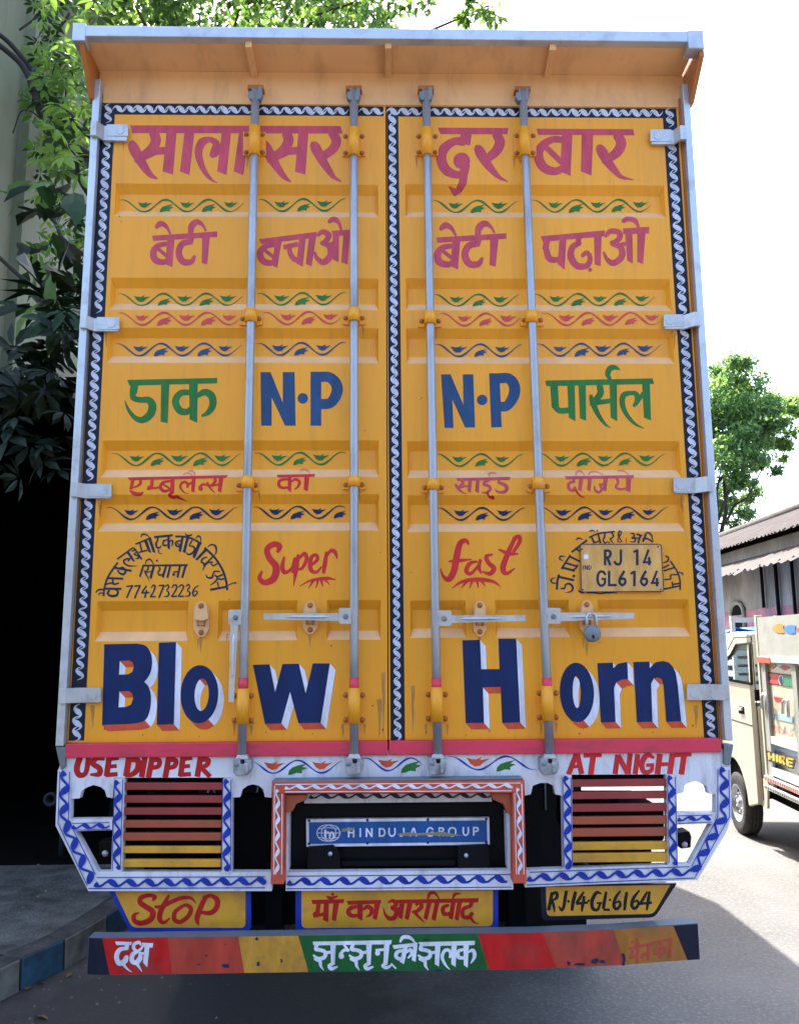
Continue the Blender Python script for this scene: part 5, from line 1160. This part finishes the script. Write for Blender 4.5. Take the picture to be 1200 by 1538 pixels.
for k in range(NN):       # corrugation of clay tile courses
    a = S0-.2+(S1-S0+.4)*k/NN; b = S0-.2+(S1-S0+.4)*(k+1)/NN; mm = (a+b)/2; h_ = .045; j = random.uniform(-.03, .03)
    q.add([(-.35+j, a, ze), (-.35+j, mm, ze+h_), (-.35+j, b, ze), (1.7, a, zr), (1.7, mm, zr+h_), (1.7, b, zr), (3.9, mm, ze), (3.9, a, ze), (3.9, b, ze)], [(0, 1, 4, 3), (1, 2, 5, 4), (3, 4, 6, 7), (4, 5, 8, 6)], TILE)
q.tube([(1.7, S0-.2, zr+.03), (1.7, S1+.2, zr+.03)], .12, TILE, 10); q.build('roof', rb)
q = MB(); NN = 110
za0 = wl_(1140, 836)[1]; zlo = wl_(1140, 852, .9)[1]
for k in range(NN):
    a = S0+(S1-S0)*k/NN; b = S0+(S1-S0)*(k+1)/NN; mm = (a+b)/2; j = random.uniform(-.08, .08); dz = random.uniform(-.05, .03)
    q.add([(-.9+j, a, zlo+dz), (-.9+j, mm, zlo+.04+dz), (-.9+j, b, zlo+dz), (-.001, a, za0), (-.001, mm, za0+.04), (-.001, b, za0)], [(0, 1, 4, 3), (1, 2, 5, 4)], RUST)
q.build('awning', rb)
for u_, h0, r_ in ((1150, zd, .035), (1172, .5, .04), (1197, 0, .035)):
    q = MB(); s_ = wl_(u_, 900)[0]; q.tube([(-.06, s_, h0), (-.06, s_, za0-.1)], r_, CHAS, 8); q.build('drain_pipe', rb)
def arch(u0, u1, v0, v1):
    a, b = sorted((wl_(u0, 930)[0], wl_(u1, 930)[0])); z1, z0 = wl_((u0+u1)/2, v0)[1], wl_((u0+u1)/2, v1)[1]; c = (a+b)/2; r = (b-a)/2
    pts = [(a, z0), (b, z0)]+[(c+r*math.cos(t), z1-r*.6+r*.6*math.sin(t)) for t in np.linspace(0, math.pi, 12)]
    q = MB(); n = len(pts); q.add([(-.02, s_, z) for s_, z in pts]+[(.02, s_, z) for s_, z in pts], [tuple(range(n)), tuple(range(2*n-1, n-1, -1))]+[(i, (i+1) % n, n+(i+1) % n, n+i) for i in range(n)], mat('dark_opening', (.012, .012, .013), .9, spec=0)); o = q.build('window', rb)
    f = MB(); f.tube([(-.04, s_, z) for s_, z in pts[1:]+[pts[0]]], .05, OWALL, 6); f.box((-.045, a, (z0+z1)/2), (-.025, b, (z0+z1)/2+.05), OWALL); f.build('frame', o)
arch(1100, 1120, 905, 950); arch(1215, 1245, 895, 950)
# white pick-up with a blue cover, beyond the van
PW = mat('pickup_white', (.62, .62, .60), .45, var=.08, scale=4, dirt=DIRT, dirt_amt=.4); TARP = mat('blue_tarpaulin', (.02, .16, .52), .5, var=.15, scale=5, bump=.4, bscale=9)
px_, pz_ = pl(1104, 925, 12.2)
pu = empty('pickup_truck', (px_+.75, 12.2, 0), rad(-3), 'white stake sided pickup with a blue tarpaulin, half hidden behind the cream van cab', 'pickup')
q = MB()
for x in (-.8, 0.0, .8): q.box((x-.035, -.035, .75), (x+.035, .035, pz_), PW)
q.box((-.8, -.03, pz_-.12), (.78, .03, pz_-.03), PW)
for k in range(7): q.box((-.76, -.012, .85+k*.15), (.76, .012, .95+k*.15), PW)
for x in (-.8, .8):
    q.box((x-.02, .04, .8), (x+.02, 2.4, 1.0), PW)
    for k in range(4): q.box((x-.018, .04, 1.08+k*.2), (x+.018, 2.4, 1.18+k*.2), PW)
q.build('stake_body', pu)
q = MB(); zt2 = pl(1120, 943, 12.2)[1]; gx = np.linspace(-.76, .76, 9); gy = np.linspace(.05, 2.4, 9); vs = [(x, y, zt2-.04+.05*math.sin(x*5+y*2)+.04*math.cos(y*6)) for y in gy for x in gx]; q.add(vs, [(j*9+i, j*9+i+1, (j+1)*9+i+1, (j+1)*9+i) for j in range(8) for i in range(8)], TARP, True)
q.box((-.75, .05, zt2-.22), (.75, 2.4, zt2-.10), TARP); q.build('tarpaulin', pu)
q = MB(); yz(q, [(2.5, .55), (4.2, .5), (4.3, 1.0), (3.9, 1.15), (3.4, 1.8), (2.5, 1.85)], -.8, .8, PW); q.build('cab', pu, .05)
q = MB(); q.box((-.7, 0, .5), (.7, 2.5, .72), CHAS); q.build('chassis', pu)
for s_ in (-1, 1):
    for yy in (.5, 3.5): wheel(pu, (s_*.68, yy, .30), .30, .18)

# unseen bank added behind the camera, blocks low sky to darken the lower doors
BLOCKER = mat('sky_blocker_dull', (.042, .043, .036), .95, spec=.05, var=.4, scale=.4)
nx = 28; ny = 8; vs = []; fs = []
for j in range(ny):
    for i in range(nx):
        x = -70+140*i/(nx-1); t = j/(ny-1); vs.append((x, -15-20*t+rng.normal()*.6, 8.5*min(1, t*3.2)**.8+(rng.normal()*.7 if j else -.2)))
fs = [(j*nx+i, j*nx+i+1, (j+1)*nx+i+1, (j+1)*nx+i) for j in range(ny-1) for i in range(nx-1)]
q = MB(); q.add(vs, fs, BLOCKER, True); tag(q.build('sky_blocker'), kind='structure')

# grit and dry leaves lying along the kerb and on the pavement
STN = mat('grit_stone', (.12, .11, .10), .9, var=.5, scale=3); DRY = mat('dry_leaf', (.13, .075, .03), .8, var=.5, scale=5)
q = MB()
for k in range(420):
    t = random.uniform(L[1]-.6, L[3]+4); a = kpt(min(t, L[-1])); off = abs(random.gauss(0, .45))+.02 if k % 3 else -random.uniform(.2, 1.8); r_ = random.uniform(.004, .011) if k % 9 else random.uniform(.012, .02)
    x, y = a[0]+off, a[1]+random.uniform(-.1, .1); z = 0 if off > 0 else .148
    vs = [(x+r_*math.cos(h)*random.uniform(.7, 1.2), y+r_*math.sin(h)*random.uniform(.7, 1.2), z) for h in np.linspace(0, 2*math.pi, 7)[:-1]]+[(x+r_*.1, y, z+r_*random.uniform(.6, 1.1))]
    q.add(vs, [(i, (i+1) % 6, 6) for i in range(6)], STN)
for k in range(240):
    x = random.uniform(1.0, 5.5); y = random.uniform(.6, 7); r_ = random.uniform(.004, .009)
    vs = [(x+r_*math.cos(h)*random.uniform(.7, 1.2), y+r_*math.sin(h)*random.uniform(.7, 1.2), 0) for h in np.linspace(0, 2*math.pi, 7)[:-1]]+[(x, y, r_*.9)]
    q.add(vs, [(i, (i+1) % 6, 6) for i in range(6)], STN)
tag(q.build('gravel', fix=False), 'loose grit scattered along the gutter and over the road', 'gravel', kind='stuff')
q = MB()
for k in range(46):
    t = random.uniform(L[1]-.3, L[3]+3); a = kpt(t); off = random.gauss(.12, .12) if k % 2 else -random.uniform(.2, 1.6)
    add_leaf(q, np.array([a[0]+off, a[1], (.004 if off > -.0 else .152)+.004]), np.array([random.gauss(0, 1), random.gauss(0, 1), .12]), np.array([random.gauss(0, .3), random.gauss(0, .3), 1]), random.uniform(.04, .09), random.uniform(.02, .04), DRY, .2)
tag(q.build('dry_leaves', fix=False), 'dry fallen leaves lying along the kerb and pavement', 'leaves', kind='stuff')
# ------------------------------------------------------------------ cream mini truck at right, seen along its left side
VA = rad(5.0)
g0 = gp(1106, 1252); vd = np.array([math.sin(VA), math.cos(VA)]); vr = np.array([math.cos(VA), -math.sin(VA)]); V0 = np.array(g0)
VAN = empty('mini_truck', (V0[0], V0[1], 0), -VA, 'cream mini cargo truck with painted side panels, parked on the sunny road at right', 'mini truck')
def vs_(u, v, X=0.0):
    d_ = ray(u, v); o = np.array([*(V0+vr*X), 0]); n3 = np.array([*vr, 0]); t = np.dot(o-CAM, n3)/np.dot(d_, n3); p = CAM+d_*t
    return (float(np.dot(p[:2]-V0, vd)), float(p[2]))
CRM = mat('cream_paint', (.50, .45, .34), .35, var=.05, scale=3, dirt=(.30, .26, .20), dirt_amt=.35, dscale=5, coat=.4)
CRG = mat('grey_panel_paint', (.30, .33, .31), .5, var=.1, scale=5, dirt=(.16, .14, .12), dirt_amt=.5)
GLS = bpy.data.materials.new('window_glass'); GLS.use_nodes = True
p_ = GLS.node_tree.nodes['Principled BSDF']; p_.inputs['Base Color'].default_value = (.75, .85, .82, 1); p_.inputs['Roughness'].default_value = .02; p_.inputs['Transmission Weight'].default_value = 1.0; p_.inputs['IOR'].default_value = 1.03
def side(m, loops, X0, X1, mt, px=True):
    L_ = [[vs_(u, v, X0) for u, v in l] if px else l for l in loops]
    m.xz(L_, X0, X1, mt, None, lambda a, X, z: (X, a, z))
Rw = .265
arc_c = (0.0, Rw)
yb, zb_ = vs_(1135, 1168)         # rear of cab on the side plane
roofz = vs_(1142, 947)[1]
fy = .75
archp = [(.36*math.cos(t), .30+.36*math.sin(t)) for t in np.linspace(math.pi*.97, .03*math.pi, 14)]
outl = [(yb, .36), (yb, roofz-.02), (yb+.25, roofz), (yb+.75, roofz-.02), (yb+1.02, roofz-.14), (fy-.10, 1.12), (fy, .95), (fy+.05, .40), (fy-.2, .34), (.37, .30)]+archp[::-1]+[(-.37, .30)]
wy0, wz0 = vs_(1126, 966); wy1, wz1 = vs_(1121, 1028)
win = [(wy0+.02, wz1+.01), (wy0, wz0), (wy0+.34, wz0-.01), (wy0+.50, wz0-.10), (fy-.26, wz1+.03)]
WV = 1.48
cab = empty('tmp', (0, 0, 0)); bpy.data.objects.remove(cab)
q = MB(); side(q, [outl, win], 0, .035, CRM, False); side(q, [outl, win], WV-.035, WV, CRM, False)
yz_van = lambda m, poly, x0, x1, mt: yz(m, poly, x0, x1, mt)
rp = [(yb, roofz-.02), (yb+.25, roofz), (yb+.75, roofz-.02), (yb+1.02, roofz-.14)]
yz(q, rp+[(y, z-.03) for y, z in rp[::-1]], .036, WV-.036, CRM)
yz(q, [(fy-.10, 1.12), (fy, .95), (fy+.05, .40), (fy+.01, .40), (fy-.04, .95), (fy-.14, 1.10)], .036, WV-.036, CRM)
yz(q, [(yb, .5), (yb, 1.15), (yb+.03, 1.15), (yb+.03, .5)], .036, WV-.036, CRM); yz(q, [(yb, roofz-.28), (yb, roofz-.03), (yb+.03, roofz-.03), (yb+.03, roofz-.28)], .036, WV-.036, CRM)
yz(q, [(yb+.03, .48), (fy-.05, .42), (fy-.05, .38), (yb+.03, .44)], .04, WV-.04, CHAS)
o = q.build('cab', VAN, .012)
q = MB(); s1 = win; side(q, [win], .014, .019, GLS, False); q.build('side_window', VAN); q = MB(); side(q, [win], WV-.019, WV-.014, GLS, False); q.build('side_window', VAN)
q = MB(); yz(q, [(yb+1.0, roofz-.15), (fy-.12, 1.12), (fy-.125, 1.115), (yb+.995, roofz-.155)], .05, WV-.05, GLS); q.build('windscreen', VAN)
q = MB(); fr = [(y, z) for y, z in win]; q.tube([(-.004, y, z) for y, z in fr+[fr[0]]], .012, RUB, 8)
for Y0, Y1 in (((wy0-.06, .42), (wy0-.04, roofz-.05)),): q.tube([(-.0005, *Y0), (-.0005, *Y1)], .004, CHAS, 6)
zc = vs_(1110, 1084)[1]; q.tube([(-.0005, yb+.0, zc-.005), (-.0005, fy-.1, zc+.01)], .004, CHAS, 6)
q.tube([(-.0005, wy0-.04, roofz-.05), (-.0005, wy0+.4, roofz-.05), (-.0005, wy0+.6, roofz-.16)], .003, CHAS, 6); q.build('door_seal', VAN)
hy, hz_ = vs_(1113, 1066)
q = MB(); q.box((-.004, hy-.07, hz_-.035), (.001, hy+.07, hz_+.03), CHAS); q.box((-.022, hy-.05, hz_-.005), (-.004, hy+.06, hz_+.022), STEEL); q.build('door_handle', VAN, .004)
for dx in (.35, 1.05): q = MB(); q.box((dx-.24, yb+.10, .5), (dx+.24, yb+.55, .85), CHAS); q.box((dx-.22, yb+.06, .84), (dx+.22, yb+.18, 1.22), CHAS); q.build('seat', VAN, .03)
q = MB(); my = fy-.12; q.tube([(0, my-.05, 1.14), (-.10, my-.02, 1.20)], .012, RUB, 8); q.obox((-.13, my-.02, 1.25), (.06, .01, 0), (.004, .025, 0), (0, 0, .11), RUB, ); q.build('wing_mirror', VAN, .01)
q = MB(); cst = np.array([1.05, fy-.38, 1.02]); q.tube([cst+.17*np.array([math.cos(t), .5*math.sin(t)*-.6, math.sin(t)*.8]) for t in np.linspace(0, 2*math.pi, 20)], .012, RUB, 8); q.tube([cst, cst+np.array([0, .3, -.2])], .02, RUB, 8); q.build('steering_wheel', VAN)
for X in (.09, WV-.09):
    wheel(VAN, (X, 0, Rw), Rw, .155, rimm=SIL); wheel(VAN, (X, -2.1, Rw), Rw, .155, rimm=SIL)
q = MB(); q.box((.06, -.30, .35), (.22, .30, .62), CHAS); q.box((.25, -3.0, .34), (.40, .6, .46), CHAS); q.box((1.08, -3.0, .34), (1.23, .6, .46), CHAS); q.box((.1, -2.9, .50), (WV-.1, yb-.1, .585), CHAS); q.tube([(.1, -2.1, Rw), (WV-.1, -2.1, Rw)], .05, CHAS, 10); q.tube([(.5, -1.0, .35), (.5, -1.7, .35)], .12, CHAS, 12); q.build('chassis', VAN)
q = MB(); side(q, [[(1133, 1165), (1152, 1172), (1152, 1215), (1133, 1203)]], .03, .05, CRM); q.build('side_skirt', VAN, .006)
# cargo body side
cf, zf_ = vs_(1141, 985); ztop = vs_(1147, 927)[1]; RE = -3.05
zrail = vs_(1141, 986)[1]; zb1 = vs_(1138, 1155)[1]; zb2 = vs_(1138, 1168)[1]
cargo = MB()
cargo.box((WV-.025, RE, ztop-.32), (WV+.005, cf-.01, ztop), CRG); cargo.build('cargo_panel', VAN)
cargo = MB(); cargo.box((-.015, RE, ztop-.32), (.015, cf-.01, ztop), CRG); co_ = cargo.build('cargo_panel', VAN)
cargo = MB(); cargo.box((.02, cf-.04, .62), (WV-.03, cf-.012, ztop), CRG); cargo.build('headboard', VAN)
cargo = MB(); cargo.box((.02, RE, .60), (WV-.03, cf-.045, .64), CRG); cargo.build('cargo_floor', VAN)
pn = MB(); zp0 = vs_(1141, 1105)[1]; pn.box((.012, RE, zp0+.0), (.03, cf-.02, zrail-.06), CRM); pn.build('side_panel', VAN); pn = MB(); pn.box((WV-.03, RE, .65), (WV-.012, cf-.02, zrail-.06), CRM); pn.build('side_panel', VAN)
for X in (-.03, WV-.04): ra = MB(); ra.box((X, RE, zrail-.045), (X+.07, cf-.005, zrail), PW); ra.build('side_rail', VAN, .006)
ra = MB(); ra.box((-.034, cf-.30, zrail-.047), (-.031, cf-.006, zrail-.002), P['shade_red']); ra.build('painted_band', VAN)
y193 = vs_(1194, 1060)[0]; y199 = vs_(1201, 1060)[0]
for a, b in [(cf-.125, cf-.01), (y199, y193), (y199-1.0, y199-.9)]:
    ps = MB(); ps.box((-.012, a, zb2-.02), (.011, b, zrail-.046), CRG)
    if a > -1:
        for k in range(9): ps.lathe((-.012, (a+b)/2, zb2+.1+k*.11), (-1, 0, 0), [(0, .012), (.006, .009), (.008, 0)], GREYM, 8)
    ps.build('stake_post', VAN, .003)
ps = MB(); ps.box((-.02, cf-.02, zb2-.01), (.03, cf+.02, ztop+.02), CRM); ps.build('corner_post', VAN, .004)
zl1 = vs_(1152, 1104)[1]; zl2 = vs_(1152, 1115)[1]; zl3 = vs_(1152, 1149)[1]
for A, B_ in (((-.01, RE, zl2), (.03, cf-.126, zl1)), ((-.02, RE, zl3-.06), (.03, cf-.126, zl3)), ((-.04, RE, zb1-.05), (-.0125, cf-.0, zb1-.012)), ((-.045, RE, zb2-.045), (-.0125, cf, zb2-.01))):
    le = MB(); le.box(A, B_, PW); le.build('side_rail', VAN, .004)
def vp(m, polys, mt, X): 
    for pg in polys: m.xz([[vs_(u, v, X) for u, v in pg]], X, X+.002, mt, None, lambda a, x, z: (x, a, z))
ck = MB(); n_ = 60
for k in range(n_):
    a = RE+(cf-RE)*k/n_; b = a+(cf-RE)/n_*.5
    ck.box((-.0465, a, zb2-.038), (-.0452, b, zb2-.018), P['black']); ck.box((-.0415, a, zb1-.045), (-.0402, b, zb1-.018), P['bright_red'])
ck.build('painted_pattern', VAN)
pm = MB(); K = lambda *a: [(1080+x/10, 910+y/10) for x, y in a]; Z = lambda *a: [(1080+x/7.324, 1050+y/7.324) for x, y in a]
X = -.0185
vp(pm, [K((780, 335), (850, 275), (930, 268), (965, 290), (945, 335), (975, 400), (930, 412), (850, 395))], P['bumper_yellow'], X)
vp(pm, [K((955, 345), (1020, 292), (1100, 285), (1140, 300), (1130, 350), (1140, 405), (1080, 420), (1010, 400))], mat('heart_blue', (.01, .17, .62), .5), X)
vp(pm, [K((1140, 352), (1200, 315), (1280, 310), (1300, 360), (1280, 410), (1200, 402))], P['crimson'], X)
pm.build('painted_motif', co_)
pm = MB(); X = .008
vp(pm, [K((720, 880), (790, 850), (860, 885), (800, 945), (730, 925))], P['bumper_yellow'], X); vp(pm, [K((880, 915), (970, 880), (1060, 925), (970, 970))], P['crimson'], X); vp(pm, [K((1065, 935), (1135, 905), (1135, 975))], P['black'], X)
vp(pm, [K((720, 990), (1140, 1040), (1140, 1230), (720, 1165))], P['ink'], X+.001)
vp(pm, [K((735, 1015), (890, 1030), (885, 1180), (735, 1155), (770, 1090))], P['vine_red'], X-.002); vp(pm, [K((950, 1040), (1135, 1065), (1080, 1130), (1130, 1220), (945, 1195))], mat('panel_green', (.01, .20, .11), .5), X-.002)
vp(pm, [[(1080+(917+33*math.cos(t))/10, 910+(1110+75*math.sin(t))/10) for t in np.linspace(0, 2*math.pi, 15)[:-1]]], P['white'], X-.004); vp(pm, [[(1080+(917+23*math.cos(t))/10, 910+(1110+60*math.sin(t))/10) for t in np.linspace(0, 2*math.pi, 15)[:-1]]], P['navy'], X-.006)
vp(pm, [K((815, 1362), (995, 1390), (995, 1402), (815, 1375))], P['vine_red'], X)
vp(pm, sweep([np.array([*p, 1.1]) for p in K((820, 1380), (835, 1420), (860, 1400), (870, 1435), (900, 1400), (915, 1440), (945, 1410), (960, 1450), (985, 1420))]), P['vine_red'], X)
vp(pm, [Z((530, 150), (600, 160), (600, 210), (530, 195)), Z((612, 162), (805, 190), (805, 262), (612, 220))], mat('panel_sky', (.25, .42, .55), .5), X)
for pa in (Z((528, 250), (560, 310), (600, 290), (560, 340)), Z((590, 345), (610, 290), (640, 350), (660, 300), (690, 360), (720, 300), (700, 380)), Z((700, 330), (760, 390), (800, 380), (780, 340), (820, 320)), Z((560, 300), (620, 350), (680, 370), (740, 350))):
    vp(pm, sweep([np.array([*p, 1.5]) for p in catmull([(*p, 0) for p in pa], 5)]), P['shade_red'], X)
pm.build('painted_motif', VAN)
for a, b in (((545, 2), (600, 60)), ((760, 12), (805, 80))):
    u0 = 1080+a[0]/7.324; 
    pts = [vs_(uu, vv) for uu, vv in ((1149, 1064), (1149.5, 1046), (1152, 1042), (1156, 1045), (1158, 1068))] if a[0] < 600 else [vs_(uu, vv) for uu, vv in ((1181, 1072), (1182, 1054), (1185, 1050), (1189, 1053), (1190, 1077))]
    hk = MB(); hk.tube([(-.03, y, z) for y, z in pts], .012, SIL, 8); hk.build('rope_hook', VAN)
hb = MB(); quad = Z((508, 562), (838, 668), (815, 772), (530, 672)); vp(hb, [quad], P['ink'], -.0145); ho_ = hb.build('name_board', VAN)
YG = mat('sign_yellow', (.72, .45, .02), .5); GB = mat('sign_teal', (.02, .24, .22), .5)
def hire(m, mt, X, cut):
    T = '''l26 540,588 548,665 ; l26 590,600 596,680 ; l20 545,632 592,645 ; l26 628,612 636,692 ; l26 664,622 670,706 ; s18 668,630 705,640 702,668 672,668 ; l20 690,672 712,722 ; l26 742,645 748,730 ; l17 745,650 812,668 ; l15 748,690 800,704 ; l17 748,728 800,744'''
    vp(m, parse(T, 1080, 1050, 7.324), mt, X)
hl = MB(); hire(hl, YG, -.0172, 0); hl.build('painted_lettering', ho_)
bxm = MB(); y0_, z0_ = vs_(1153, 1130); y1_, z1_ = vs_(1192, 1130)
bxm.box((.05, y1_, .642), (.45, y0_, zl2-.05), PW); bxm.build('load_box', VAN, .01)
